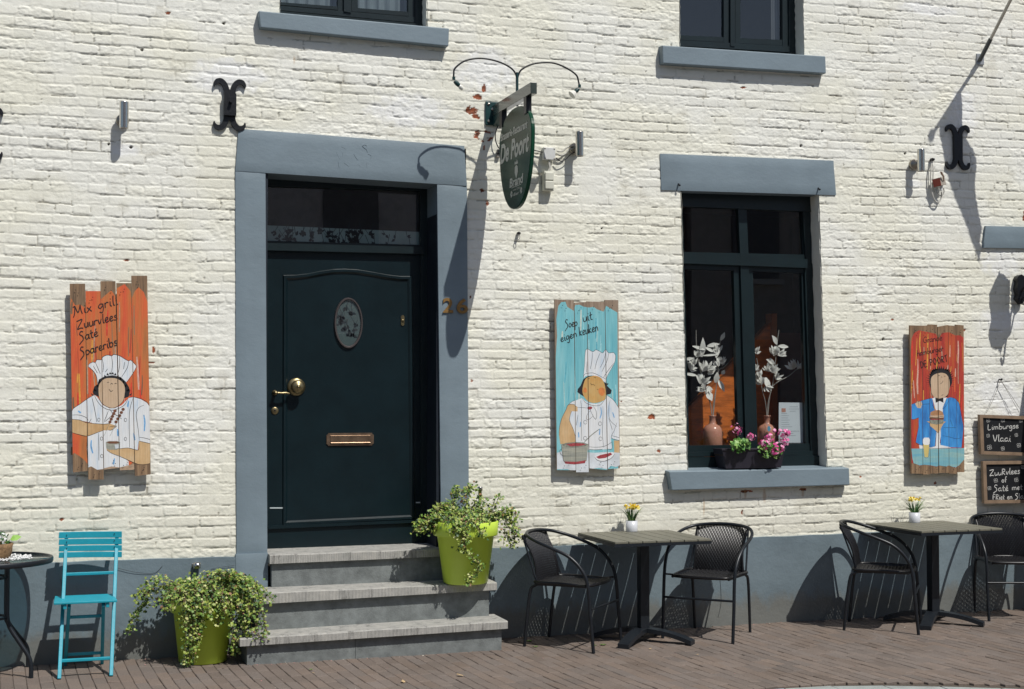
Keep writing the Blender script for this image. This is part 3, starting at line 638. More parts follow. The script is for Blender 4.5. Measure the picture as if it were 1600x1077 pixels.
# ================================================================== front steps
st = empty('stone_steps', (2.2, -.2, 0), 'three worn blue stone steps leading up to the dark green door', 'steps')
def tread(pts, yf, yb, name='tread', th=None):
    a, b, c, d = [W(x, y, yf) for x, y in pts]; n = 46; mb = MB(); rs = random.Random(int(pts[0][1]))
    # front face is tooled with fine vertical grooves
    top, bot, tb, bb = [], [], [], []
    nn = 150
    for k in range(nn+1):
        t = k/nn; p_ = a.lerp(b, t); q_ = d.lerp(c, t); g = .0013*(1 if k % 2 else -1)*rs.uniform(.3, 1)
        w_ = .003*math.sin(t*17+pts[0][1])+rs.uniform(-.0012, .0012); e = .0
        top.append(Vector((p_.x, yf+g, p_.z-.006+w_*.4))); bot.append(Vector((q_.x, yf+g+.001, q_.z)))
        tb.append(Vector((p_.x, yf+.010+w_, p_.z+w_*.3))); bb.append(Vector((p_.x, yb, p_.z+.004)))
    m_ = nn+1
    mb.add(bot+top+tb+bb, [(k, k+1, m_+k+1, m_+k) for k in range(nn)]+[(m_+k, m_+k+1, 2*m_+k+1, 2*m_+k) for k in range(nn)]+[(2*m_+k, 2*m_+k+1, 3*m_+k+1, 3*m_+k) for k in range(nn)])
    bk = [Vector((p_.x, yb, p_.z)) for p_ in bot]
    mb.add(bot+bk, [(k+1, k, m_+k, m_+k+1) for k in range(nn)])
    for k in (0, nn): mb.add([bot[k], top[k], tb[k], bb[k], bk[k]], [(0, 1, 2, 3, 4)])
    return mb.build(name, M['tread'], st)
m, nt, nd, lk, p = new_mat('tread_stone'); M['tread'] = m
n1 = noise(nt, 16, 8, .7); r1 = ramp(nt, n1.outputs['Fac'], [(.3, (.27, .27, .255)), (.55, (.36, .355, .335)), (.8, (.44, .43, .40))])
n2 = noise(nt, 1, 6, .85, (15, 15, 1.6)); r2 = ramp(nt, n2.outputs['Fac'], [(.36, (.36, .35, .34)), (.46, (1, 1, 1)), (.75, (1.12, 1.1, 1.05))])
mm = N(nt, 'ShaderNodeMixRGB', blend_type='MULTIPLY'); mm.inputs[0].default_value = .85; lk.new(r1.outputs[0], mm.inputs[1]); lk.new(r2.outputs[0], mm.inputs[2]); lk.new(mm.outputs[0], p.inputs['Base Color']); p.inputs['Roughness'].default_value = .85
nb = noise(nt, 160, 6, .7); bp = N(nt, 'ShaderNodeBump', Strength=.6, Distance=.003); lk.new(nb.outputs['Fac'], bp.inputs['Height']); lk.new(bp.outputs[0], p.inputs['Normal'])
M['riser'] = mat('riser_stone', (.165, .182, .182), .8, var=.32, scale=12, bump=.0025, bscale=110, stain=((.14, .15, .15), .60, 5))
tread([(375, 998.5), (793.5, 970.5), (793.5, 982.5), (375, 1010.5)], -.50, -.20)
tread([(394, 927.5), (776.5, 910.5), (776.5, 922), (394, 945)], -.30, -.05)
tread([(421.5, 867.5), (696, 857), (696, 869.5), (421.5, 881.5)], -.10, .28)
for pts, yf, yb in (([(386, 1008), (783.6, 981), (783.6, 1024), (386, 1044)], -.46, -.05), ([(404, 941), (764, 920), (764, 968), (404, 992)], -.255, -.04), ([(424.5, 880), (692.5, 868), (692.5, 916), (424.5, 930)], -.068, .1)):
    if yf == -.46:
        P = pts; mid = lambda t: ((P[0][0]*(1-t)+P[1][0]*t, P[0][1]*(1-t)+P[1][1]*t), (P[3][0]*(1-t)+P[2][0]*t, P[3][1]*(1-t)+P[2][1]*t))
        a, b = mid(.425); a2, b2 = mid(.4265)
        MB().px([P[0], a, b, P[3]], yf, yb).build('riser', M['riser'], st, bevel=.003); MB().px([a2, P[1], P[2], b2], yf, yb).build('riser', M['riser'], st, bevel=.003)
    else: MB().px(pts, yf, yb).build('riser', M['riser'], st, bevel=.003)

# ================================================================== wall lamps and wiring
def wall_lamp(px_, py0, py1, label, mount=(-.05, -.02), tilt=0.0):
    c = W(px_, (py0+py1)/2, -.095); r = empty('wall_lamp', (c.x, 0, c.z), label, 'wall lamp', 'cylindrical steel lamps on the wall')
    h = abs(W(px_, py0, -.095).z-W(px_, py1, -.095).z)/2; rad = .029
    b = MB(); b.lathe(c, [(rad-.004, -h), (rad, -h), (rad, -h+.004), (rad, h-.004), (rad, h), (rad-.004, h), (rad-.005, h-.012), (0, h-.012)], 28)
    b.lathe(c, [(0, -h+.012), (rad-.005, -h+.012), (rad-.004, -h)], 28)
    b.lathe(c+Vector((0, 0, -h*.52)), [(rad+.0006, -.001), (rad+.0006, .001)], 28)
    b.build('lamp_body', M['steel'], r)
    MB().lathe(c+Vector((-.003, .094, mount[1])), [(.042, -.002), (.042, .018), (.038, .024), (.018, .026), (.018, .062), (0, .064)], 24, axis='y').build('mount', M['lampmount'], r)
    return r
M['lampmount'] = mat('lamp_mount_metal', (.36, .33, .28), .4, .8)
wall_lamp(193.8, 159.5, 201, 'steel cylinder wall lamp at far left, beside the first iron wall anchor')
wall_lamp(905.5, 206, 244.5, 'steel cylinder wall lamp wired to white boxes right of the hanging sign')
wall_lamp(1439, 233.5, 268, 'steel cylinder wall lamp left of the loose rusty junction box')
M['cable'] = mat('grey_cable', (.50, .49, .45), .6)
M['box'] = mat('cream_plastic', (.60, .60, .52), .5)
jb = W(859, 240, -.05); r = empty('junction_box', (jb.x, 0, jb.z), 'square white junction box right of the hanging sign', 'junction box')
b = MB().box(jb.x-.044, jb.x+.044, -.05, .0, jb.z-.044, jb.z+.044); bo = b.build('box_body', M['glasswhite'], r, bevel=.004)
for sx in (-1, 1):
    for sz in (-1, 1): MB().lathe((jb.x+sx*.035, -.05, jb.z+sz*.035), [(.005, 0), (.005, .003), (0, .003)], 10, axis='y').build('screw', M['lampmount'], bo)
sw = W(858.5, 282.5, -.055); r2 = empty('outdoor_switch', (sw.x, 0, sw.z), 'beige double outdoor switch box under the white junction box', 'switch')
MB().box(sw.x-.038, sw.x+.038, -.05, .0, sw.z-.07, sw.z+.07).build('box_body', M['box'], r2, bevel=.005)
for dz in (-.031, .031): MB().box(sw.x-.033, sw.x+.033, -.062, -.05, sw.z+dz-.029, sw.z+dz+.029).build('rocker', M['box'], r2, bevel=.006)
def cable(pts, rad, label, y=-.012, m=None):
    P = smooth_line([W(q[0], q[1], q[2] if len(q) > 2 else y) for q in pts], 5)
    return tag(MB().tube(P, rad, 7).build('cable', m or M['cable'], None, loc=P[0]), label, 'cable')
cable([(859, 249, -.03), (858, 256, -.03), (859, 263, -.03), (857, 268, -.03)], .009, 'short vertical cable joining the white junction box and the beige switch')
cable([(870, 236, -.03), (878, 237, -.03), (884, 232, -.03), (890, 229, -.03), (897, 228, -.03)], .006, 'pale cable arching from the junction box to the wall lamp')
cable([(870, 240, -.03), (877, 243, -.03), (884, 240, -.03), (888, 235, -.03), (896, 232, -.03)], .0055, 'pale cable under the arching one, from junction box to wall lamp')
cable([(869, 247, -.03), (876, 252, -.03), (884, 249, -.03), (891, 242, -.03), (898, 238, -.03)], .0035, 'thin dark cable hanging lowest between junction box and wall lamp', m=M['black'])
cable([(778, 196, -.02), (774, 210, -.03), (775, 222, -.03), (780, 232, -.03), (784, 228, -.02), (792, 226, -.02), (848, 238, -.02)], .004, 'thin dark cable looping out from under the sign bracket', m=M['black'])
eb = W(781, 236, -.03); r3 = empty('wire_clamp', (eb.x, 0, eb.z), 'small dark wire clamp on the bricks left of the hanging sign', 'wire clamp')
MB().box(eb.x-.016, eb.x+.014, -.03, 0, eb.z-.02, eb.z+.012).build('clamp_body', M['black'], r3, bevel=.003); MB().box(eb.x-.02, eb.x+.004, -.02, 0, eb.z-.045, eb.z-.022).build('clamp_tab', M['lampmount'], r3, bevel=.003)
eb = W(810, 365, -.01); r3 = empty('wall_hook', (eb.x, 0, eb.z), 'small iron eye hook with a ring below the hanging sign', 'hook')
MB().lathe(eb, [(.012, -.008), (.012, .018), (.006, .028), (0, .03)], 12, axis='y').build('bolt', M['black'], r3)
MB().tube([eb+Vector((.010*math.cos(t)-.006, -.02, -.022+.017*math.sin(t)-.006)) for t in np.linspace(0, 2*math.pi, 17)], .0025, 6).build('ring', M['steel'], r3)
# loose ballast box with cables, right of the third lamp
q = W(1470, 284, -.06); r4 = empty('rusty_junction_box', (q.x, 0, q.z), 'small open box with red side and pale cable loops near the right wall anchor', 'junction box')
Mx = Matrix.Translation((q.x, -.045, q.z)) @ Matrix.Rotation(R(-14), 4, 'Y') @ Matrix.Rotation(R(28), 4, 'Z')
MB().box(-.042, .042, -.03, .04, -.032, .034, 0, Mx).build('box_body', mat('weathered_box', (.36, .32, .27), .6, var=.3, scale=30), r4, bevel=.004)
MB().box(-.046, -.0425, -.028, .036, -.03, .03, 0, Mx).build('side_plate', mat('red_plastic', (.32, .06, .04), .5), r4)
MB().tube([Mx @ Vector((.0, -.035, .0)), Mx @ Vector((-.02, -.05, .03)), Mx @ Vector((-.045, -.05, .055)), Mx @ Vector((-.052, -.05, .075)), Mx @ Vector((-.035, -.05, .07)), Mx @ Vector((-.01, -.05, .03))], .0045, 7).build('wire_loop', mat('brown_wire', (.25, .17, .12), .5), r4)
MB().lathe(Mx @ Vector((0, 0, -.05)), [(.012, -.02), (.014, .02)], 12).build('gland', M['glasswhite'], r4)
cable([(1456, 252, -.02), (1455, 262, -.03), (1454, 280, -.03), (1456, 300, -.03), (1461, 314, -.03), (1467, 316, -.03), (1471, 308, -.03), (1471, 300, -.05)], .0058, 'pale cable hanging in a long loop beside the rusty junction box')
cable([(1456, 250, -.02), (1458, 264, -.035), (1458, 284, -.035), (1462, 298, -.035), (1470, 306, -.035), (1475, 301, -.04), (1474, 294, -.05)], .0045, 'thinner pale cable in a short loop beside the rusty junction box')
hk = W(1455.5, 250, -.01); tag(MB().lathe(hk, [(.014, -.005), (.013, .02), (.008, .034), (0, .036)], 10, axis='y').build('wall_hook', M['black'], None, loc=hk), 'black hook above the looping pale cables', 'hook')
# fittings low on the wall
q = W(308, 884, -.06); r5 = empty('pipe_end', (q.x, 0, q.z), 'short steel pipe end on the grey plinth above the left ivy', 'pipe end')
MB().lathe(q+Vector((0, .01, 0)), [(0, -.018), (.025, -.018), (.025, .018), (.021, .018), (.021, .010), (0, .010)], 24).build('sleeve', M['steel'], r5); MB().box(q.x-.03, q.x-.012, -.03, .0, q.z-.012, q.z+.012).build('lug', M['steel'], r5, bevel=.003)

# ================================================================== hanging pub sign
M['signgreen'] = mat('sign_dark_green', (.010, .056, .032), .26, var=.35, scale=3.5, spec=.17)
M['bracket'] = mat('bracket_green', (.006, .040, .042), .4, var=.2)
xs0 = W(773, 178).x
sg = empty('pub_sign', (xs0, 0, 3.6), 'dark green egg shaped hanging sign on a bracket with two lamps', 'hanging sign')
z_arm = W(841, 139, -.80).z
a = W(758.5, 158, -.012); b_ = W(790, 197.5, -.012)
pl_ = MB().box(a.x, b_.x, -.014, .0, b_.z, a.z).build('wall_plate', M['bracket'], sg, bevel=.008, seg=3)
for dx_, dz_ in ((.012+.012, -.02), (.05, -.055), (.024, -.14), (.12, -.14)): MB().lathe((a.x+dx_, -.014, a.z+dz_), [(.010, 0), (.009, .007), (0, .008)], 8, axis='y').build('bolt', M['steel'], pl_)
MB().box(xs0-.022, xs0+.022, -.82, -.014, z_arm-.038, z_arm+.036).build('arm', mat('arm_paint', (.045, .060, .055), .22, var=.3, scale=7, coat=.4), sg, bevel=.002)
MB().prism([(xs0-.018, -.014, z_arm-.038), (xs0-.018, -.18, z_arm-.038), (xs0-.018, -.014, z_arm-.11)], (.036, 0, 0)).build('gusset', M['bracket'], sg)
zt_, zb_, zm_ = W(773, 182).z-.03, W(773, 339.5).z, W(773, 234).z
dc, hw = .475, .335
def egg(x_, k=1.0, n=64):
    out = []
    for i in range(n):
        t = 2*math.pi*i/n; cy, cz_ = math.cos(t), math.sin(t)
        hz = (zt_-zm_) if cz_ > 0 else (zm_-zb_)
        ex = .95 if cz_ > 0 else .86
        out.append(Vector((x_, -dc-hw*k*(abs(cy)**ex)*(1 if cy > 0 else -1)*1.0, zm_+hz*k*cz_)))
    return out
brd = MB(); e1 = egg(xs0-.013, .985); e0 = egg(xs0-.008); e2 = egg(xs0+.012); n = 64
brd.add(e1+e0, [(i, (i+1) % n, n+(i+1) % n, n+i) for i in range(n)]).add(e0+e2, [(i, (i+1) % n, n+(i+1) % n, n+i) for i in range(n)]).add(e1, [list(range(n))[::-1]]).add(e2, [list(range(n))])
brd = brd.build('sign_board', M['signgreen'], sg)
for yy in (-.19, -.70): MB().box(xs0-.020, xs0+.018, yy-.028, yy+.028, z_arm-.15, z_arm-.036).build('hanger', M['black'], sg, bevel=.002)
let = MB(); M['lettering'] = mat('cream_lettering', (.62, .62, .55), .5)
nx_ = Vector((-1, 0, 0))
def sgn(s, y0, y1, z, h, shear=.25, off=.0, rise=0.0): put_text(let, s, Vector((xs0-.0145, y0, z)), Vector((xs0-.0145, y1, z+rise)), h, nx_, shear=shear, offset=off, extrude=.0)
zz = lambda py_: W(773, py_).z
sgn('Brasserie-Restaurant', -.175, -.735, zz(228), .050, off=.026)
sgn('De Poort', -.165, -.765, zz(262), .125, off=.034)
sgn('Brand', -.37, -.65, zz(305), .058, off=.03, shear=.1)
sgn('anno 1340', -.44, -.58, zz(312.5), .013, off=.004, shear=0); sgn('Bier', -.45, -.57, zz(320), .020, off=.01)
lt = let.build('lettering', M['lettering'], brd)
em = MB(); ex_ = xs0-.0145
def flat(ps): em.add([(ex_, y_, z_) for y_, z_ in ps], [tuple(range(len(ps)))])
yc, zc_ = -.51, zz(286)
flat([(yc+.03, zc_+.035), (yc+.034, zc_), (yc, zc_-.045), (yc-.034, zc_), (yc-.03, zc_+.035), (yc, zc_+.05)])
flat([(yc+.035, zc_+.055), (yc+.03, zc_+.08), (yc+.012, zc_+.064), (yc, zc_+.088), (yc-.012, zc_+.064), (yc-.03, zc_+.08), (yc-.035, zc_+.055)])
for sy in (-.10, .10):
    for k in range(5):
        t = k*1.2566; flat([(yc+sy+.014*math.cos(t)+.010*math.cos(u_*1.047), zz(316)+.014*math.sin(t)+.010*math.sin(u_*1.047)) for u_ in range(6)])
flat([(yc+.10, zz(306.5)), (yc-.10, zz(306.5)), (yc-.10, zz(306.5)-.004), (yc+.10, zz(306.5)-.004)])
em.build('emblem', M['lettering'], brd)
Yp = -.36; sgnpost = MB(); pz = W(808, 118, Yp)
sgnpost.tube([Vector((pz.x, Yp, z_arm-.03)), Vector((pz.x, Yp, pz.z+.02))], .0095, 10).box(xs0+.02, pz.x+.012, Yp-.02, Yp+.02, z_arm-.02, z_arm+.02).build('lamp_post', M['bracket'], sg)
def swan(pts, head0, head1, glass):
    P = smooth_line([W(x_, y_, Yp) for x_, y_ in pts], 7); P[0] = Vector((P[0].x, Yp, P[0].z))
    a_ = MB().tube(P, .0062, 8).build('lamp_arm', M['black'], sg)
    h0, h1 = W(*head0, Yp), W(*head1, Yp)
    MB().tube([P[-1]+Vector((0, 0, .02)), P[-1]], .011, 8).build('swivel', M['bracket'], a_)
    MB().tube([h0, h0.lerp(h1, .5), h1], [.012, .016, .014], 10).build('lamp_head', M['bracket'], a_)
    d_ = (h1-h0).normalized(); MB().tube([h1, h1+d_*.014, h1+d_*.034], [.014, .024, .031] if glass else [.012, .017, .013], 12).build('bulb', M['bulb'], a_)
M['bulb'] = mat('reflector_bulb', (.75, .74, .68), .15, var=.03)
swan([(807.0, 128), (806.5, 118), (800, 108), (785, 99), (765, 93), (745, 91.5), (725, 96), (711, 107), (709, 116), (709, 125)], (710, 127), (717.5, 134), False)
swan([(808.8, 128), (809.5, 119), (815, 109), (830, 101), (848, 98), (866, 99), (884, 106), (900, 117), (904, 128), (905.5, 137)], (904, 139), (898.5, 144), True)

# ================================================================== flagpole (its flag hangs just outside the photograph)
k = W(1531, 93)
fp = empty('flagpole', (k.x, 0, k.z), 'pale wooden flagpole slanting up from a metal wall socket', 'flagpole')
MB().box(k.x-.036, k.x+.036, -.008, 0, k.z-.045, k.z+.045).build('wall_plate', mat('galvanised_plate', (.36, .38, .40), .5, .6), fp, bevel=.004)
dirp = Vector((0.0, -1, 1.0)); P0 = Vector((k.x-.01, -.012, k.z-.012))
MB().tube([P0, P0+dirp*.14], .017, 12).build('socket', mat('socket_grey', (.10, .11, .11), .5, .4), fp)
MB().tube([P0+dirp*.12, P0+dirp*.98], .0125, 12).build('pole', mat('pole_wood', (.62, .59, .50), .6, var=.2, scale=10), fp)
MB().lathe(P0+dirp*1.0, [(.0, -.03), (.022, -.022), (.032, 0), (.022, .022), (0, .03)], 14).build('finial', M['lampmount'], fp)
# cloth: shadow outline on the wall, each point carried back along the sunlight to the hanging cloth
cl = [((1500, 140), .42), ((1468, 190), .74), ((1474, 232), .80), ((1488, 290), .82), ((1508, 345), .82), ((1527, 405), .80), ((1532, 411), .78), ((1534, 345), .72), ((1523, 290), .66), ((1524, 243), .60), ((1508, 205), .55), ((1505, 168), .50)]
def lift(pxy, d): s = W(*pxy); return Vector((s.x+.44*d, -d, s.z+1.6*d))
fg = MB(); L_ = [lift(c_, d_) for c_, d_ in cl[0:7]]; Rr = [lift(cl[0][0], .40)]+[lift(c_, d_) for c_, d_ in cl[:6:-1]]
L2 = smooth_line(L_, 5); R2 = smooth_line(Rr, 5); nL = 24
def samp(P, t): u_ = t*(len(P)-1); i = min(int(u_), len(P)-2); return P[i].lerp(P[i+1], u_-i)
vs_ = []
for i in range(nL+1):
    for j in range(7): q = samp(L2, i/nL).lerp(samp(R2, i/nL), j/6); vs_.append((q.x+.012*math.sin(j*2.3+i*.4), q.y, q.z))
fg.add(vs_, [(i*7+j, i*7+j+1, (i+1)*7+j+1, (i+1)*7+j) for i in range(nL) for j in range(6)], 0, True); fg.build('flag', mat('flag_cloth', (.35, .06, .05), .9), fp)
# ================================================================== wall lantern at the right edge
k = W(1590, 452); ln = empty('wall_lantern', (k.x, 0, k.z), 'black wrought iron wall lantern on a scrolled bracket at the right edge', 'lantern')
bp_ = MB(); o_ = [(-.045, .075), (-.03, .10), (0, .115), (.03, .10), (.045, .075), (.03, .05), (.045, .0), (.03, -.05), (.045, -.08), (0, -.125), (-.045, -.08), (-.03, -.05), (-.045, 0), (-.03, .05)]
bp_.prism([(k.x+x_, -.05, k.z+z_) for x_, z_ in o_], (0, .05, 0)).build('back_plate', M['black'], ln, bevel=.006)
lc = lift((1563, 488), .45)
ar = MB(); ar.tube(smooth_line([(k.x, -.05, k.z-.02), (k.x+.01, -.14, k.z+.06), (k.x+.02, -.28, k.z+.10), (lc.x, lc.y+.05, k.z+.05), (lc.x, lc.y, k.z+.16)], 5), .009, 8)
ar.tube(smooth_line([(k.x, -.05, k.z-.08), (k.x+.02, -.2, k.z-.02), (k.x+.03, -.28, k.z+.08)], 5), .007, 8)
for t0 in (0, 1, 2, 3):
    c0 = Vector((k.x+.055+.02*t0, -.05, k.z+.06-.04*t0)); ar.tube([c0+Vector((.016*math.cos(t), 0, .016*math.sin(t))) for t in np.linspace(0, 6.28, 12)], .004, 6)
ar.build('bracket_arm', M['black'], ln)
lb_ = MB(); z0 = lc.z; prof = [(0, .335), (.006, .33), (.012, .29), (.035, .265), (.07, .20), (.095, .16), (.10, .15)]
lb_.lathe((lc.x, lc.y, z0), prof, 8, smooth=False).build('lantern_roof', M['black'], ln)
lb_ = MB(); lb_.lathe((lc.x, lc.y, z0), [(.093, .15), (.098, .12), (.085, -.08), (.078, -.10)], 6, smooth=False).build('lantern_glass', mat('lantern_glass', (.25, .27, .25), .2), ln)
lb_ = MB(); lb_.lathe((lc.x, lc.y, z0), [(.08, -.10), (.10, -.105), (.10, -.14), (.06, -.15), (.05, -.20), (.025, -.22), (.022, -.28), (.010, -.30), (0, -.34)], 12).build('lantern_base', M['black'], ln)
# unseen parasol added beyond the right edge, sized to cast the corner's shadow
def pole_at(pxy, d): return lift(pxy, d)
a_ = W(1585, 720); k = Vector((a_.x+.44*.55+.10, -.55, 0))
ps = empty('shadow_parasol', (k.x, k.y, 0), 'unseen closed parasol added beyond the right table to cast the corner shadow', 'parasol')
pm = MB(); pr = []
for t, r_ in ((0, .03), (.05, .15), (.12, .20), (.3, .25), (.6, .30), (1.0, .34), (1.6, .37), (2.3, .40), (2.45, .38)): pr.append((r_, 2.95-t))
vs_ = []; nn = 32
for r_, z_ in pr:
    for j in range(nn): t = 2*math.pi*j/nn; rr_ = r_*(1+.12*math.cos(8*t)); vs_.append((k.x+.28+rr_*math.cos(t), k.y+rr_*math.sin(t)*.7, z_))
pm.add(vs_, [(i*nn+j, i*nn+(j+1) % nn, (i+1)*nn+(j+1) % nn, (i+1)*nn+j) for i in range(len(pr)-1) for j in range(nn)], 0, True).build('canopy', mat('parasol_cloth', (.05, .06, .06), .9), ps)
MB().tube([(k.x+.28, k.y, .05), (k.x+.28, k.y, 3.0)], .024, 12).build('pole', M['lampmount'], ps); MB().lathe((k.x+.28, k.y, 0), [(0, 0), (.26, 0), (.26, .05), (.05, .09), (.035, .3), (0, .3)], 28).build('base', M['black'], ps)

# ================================================================== buildings opposite, seen only as reflections in the glass
def opposite(x0, x1, h, colr, label):
    o = empty('opposite_building', ((x0+x1)/2, -17.5, 0), label, 'building', 'buildings across the street')
    MB().box(x0, x1, -22, -15.2, 0, h).build('wall', mat('opposite_wall', colr, .8, var=.15), o)
    MB().prism([(x0-.2, -14.9, h), (x0-.2, -18.6, h+2.2), (x0-.2, -22.3, h)], (x1-x0+.4, 0, 0)).build('roof', mat('opposite_roof', (.06, .04, .035), .8), o)
    n_ = int((x1-x0)//2.4)
    for i in range(n_):
        for zb in (1.0, 4.0):
            xc = x0+(i+.5)*(x1-x0)/n_; w_ = MB().box(xc-.5, xc+.5, -15.19, -15.14, zb, zb+1.8).build('window', mat('opposite_glass', (.16, .17, .19), .4), o)
            MB().box(xc-.6, xc+.6, -15.19, -15.10, zb-.12, zb-.01).build('sill', M['glasswhite'], w_)
opposite(-9, 1.5, 6.2, (.70, .66, .62), 'dark brick building across the street, faint reflection in the door fanlight')
opposite(1.7, 12, 6.8, (.78, .76, .76), 'grey house across the street mirrored dimly in the tall window')
opposite(12.2, 26, 5.8, (.5, .48, .46), 'low dark building across the street at the right of the reflections')
# ================================================================== painted plank signs
M['plank'] = None
def streak_mat(name, stops, sx=30, sz=2.2, rough=.6, extra=None):
    m, nt, nd, lk, p = new_mat(name)
    n = noise(nt, 1, 6, .65, (sx, sx, sz)); r = ramp(nt, n.outputs['Fac'], stops); out = r.outputs[0]
    n2 = noise(nt, 1, 5, .7, (160, 160, 5)); r2 = ramp(nt, n2.outputs['Fac'], [(.3, (.80, .80, .80)), (.7, (1.12, 1.12, 1.12))])
    mm = N(nt, 'ShaderNodeMixRGB', blend_type='MULTIPLY'); mm.inputs[0].default_value = .8; lk.new(out, mm.inputs[1]); lk.new(r2.outputs[0], mm.inputs[2]); lk.new(mm.outputs[0], p.inputs['Base Color'])
    bp = N(nt, 'ShaderNodeBump', Strength=.5, Distance=.002); lk.new(n2.outputs['Fac'], bp.inputs['Height']); lk.new(bp.outputs[0], p.inputs['Normal'])
    p.inputs['Roughness'].default_value = rough; return m
WOOD = streak_mat('weathered_plank', [(.3, (.10, .065, .04)), (.5, (.24, .15, .085)), (.7, (.36, .24, .14))], 40, 3)
WOODG = streak_mat('grey_plank', [(.3, (.16, .12, .09)), (.5, (.30, .22, .16)), (.7, (.42, .34, .26))], 40, 3)
ORANGE = streak_mat('orange_red_wash', [(.26, (.30, .13, .05)), (.40, (.52, .17, .05)), (.52, (.66, .13, .04)), (.62, (.62, .09, .035)), (.76, (.60, .25, .12))], 13, 1.6)
REDW = streak_mat('red_wash', [(.26, (.42, .20, .05)), (.38, (.50, .10, .03)), (.5, (.46, .05, .03)), (.64, (.32, .03, .025)), (.76, (.50, .26, .18))], 18, 1.3)
AQUA = streak_mat('aqua_wash', [(.3, (.12, .42, .50)), (.5, (.20, .52, .58)), (.68, (.30, .60, .64)), (.8, (.5, .70, .72))], 14, 1.5)
WHITEP = streak_mat('chef_white', [(.3, (.42, .56, .74)), (.40, (.66, .72, .78)), (.5, (.74, .76, .78)), (.8, (.80, .80, .79))], 16, 3.0)
BLUEJ = streak_mat('jacket_blue', [(.3, (.02, .10, .32)), (.45, (.035, .22, .58)), (.6, (.06, .33, .74)), (.75, (.16, .48, .84))], 14, 3.0)
SKIN = streak_mat('painted_skin', [(.3, (.50, .30, .13)), (.55, (.62, .42, .22)), (.75, (.66, .50, .32))], 8, 5)
FACE1 = streak_mat('painted_face_beige', [(.3, (.52, .36, .23)), (.7, (.62, .47, .33))], 8, 5)
FACE2 = streak_mat('painted_face_orange', [(.34, (.62, .20, .05)), (.5, (.58, .34, .11)), (.7, (.60, .42, .18))], 5, 5)
INK = mat('black_paint', (.012, .012, .016), .6); POT = streak_mat('painted_pot', [(.3, (.08, .09, .08)), (.5, (.30, .31, .27)), (.7, (.48, .46, .36))], 3, 26)
RSAUCE = mat('painted_sauce', (.34, .05, .06), .6, var=.5, scale=90); MEAT = mat('painted_meat', (.16, .06, .03), .6, var=.5, scale=80); BUN = mat('painted_bun', (.42, .22, .11), .6, var=.3, scale=40)
TEALT = streak_mat('painted_table', [(.3, (.10, .36, .52)), (.5, (.20, .44, .50)), (.7, (.34, .50, .44))], 3, 18); BEER = mat('painted_beer', (.62, .50, .18), .6); PGREY = mat('painted_grey', (.22, .23, .19), .6, var=.4, scale=50); WPLAIN = mat('painted_white', (.76, .77, .78), .6, var=.05); PINKT = mat('painted_tablecloth', (.62, .66, .70), .6, var=.2, scale=14); SALMON = mat('worn_paint', (.40, .28, .19), .7, var=.3, scale=50)
MATS = dict(wood=WOOD, woodg=WOODG, bgo=ORANGE, bgr=REDW, bga=AQUA, white=WHITEP, blue=BLUEJ, skin=SKIN, face1=FACE1, face2=FACE2, ink=INK, pot=POT, sauce=RSAUCE, meat=MEAT, bun=BUN, teal=TEALT, beer=BEER, pgrey=PGREY, plain=WPLAIN, cloth=PINKT, worn=SALMON)
MATS.update(washred=mat('wash_scarlet', (.62, .035, .025), .6, var=.3, scale=40), washyel=mat('wash_ochre', (.62, .30, .05), .6, var=.3, scale=40), washdk=mat('wash_umber', (.26, .07, .04), .6, var=.4, scale=40), washpale=mat('wash_pink', (.62, .38, .30), .6, var=.3, scale=60), aq2=mat('wash_pale_aqua', (.34, .62, .66), .6, var=.2, scale=40), aq3=mat('wash_teal', (.10, .40, .50), .6, var=.2, scale=40), aq4=mat('wash_cream', (.52, .62, .56), .6, var=.2, scale=40), bstroke=mat('stroke_blue', (.16, .38, .66), .6, var=.3, scale=60), blush=mat('cheek_blush', (.66, .22, .06), .6, var=.2, scale=30))
MK = list(MATS); ML = [MATS[k_] for k_ in MK]
def clip_half(P, a, b, keep_left):
    """P: list of (x,z); keep the side of the line a->b"""
    out = []; s = 1 if keep_left else -1
    f_ = lambda p_: s*((b[0]-a[0])*(p_[1]-a[1])-(b[1]-a[1])*(p_[0]-a[0]))
    for i in range(len(P)):
        p_, q_ = P[i-1], P[i]; fp_, fq = f_(p_), f_(q_)
        if (fp_ < 0) != (fq < 0): t = fp_/(fp_-fq); out.append((p_[0]+(q_[0]-p_[0])*t, p_[1]+(q_[1]-p_[1])*t))
        if fq >= 0: out.append(q_)
    return out
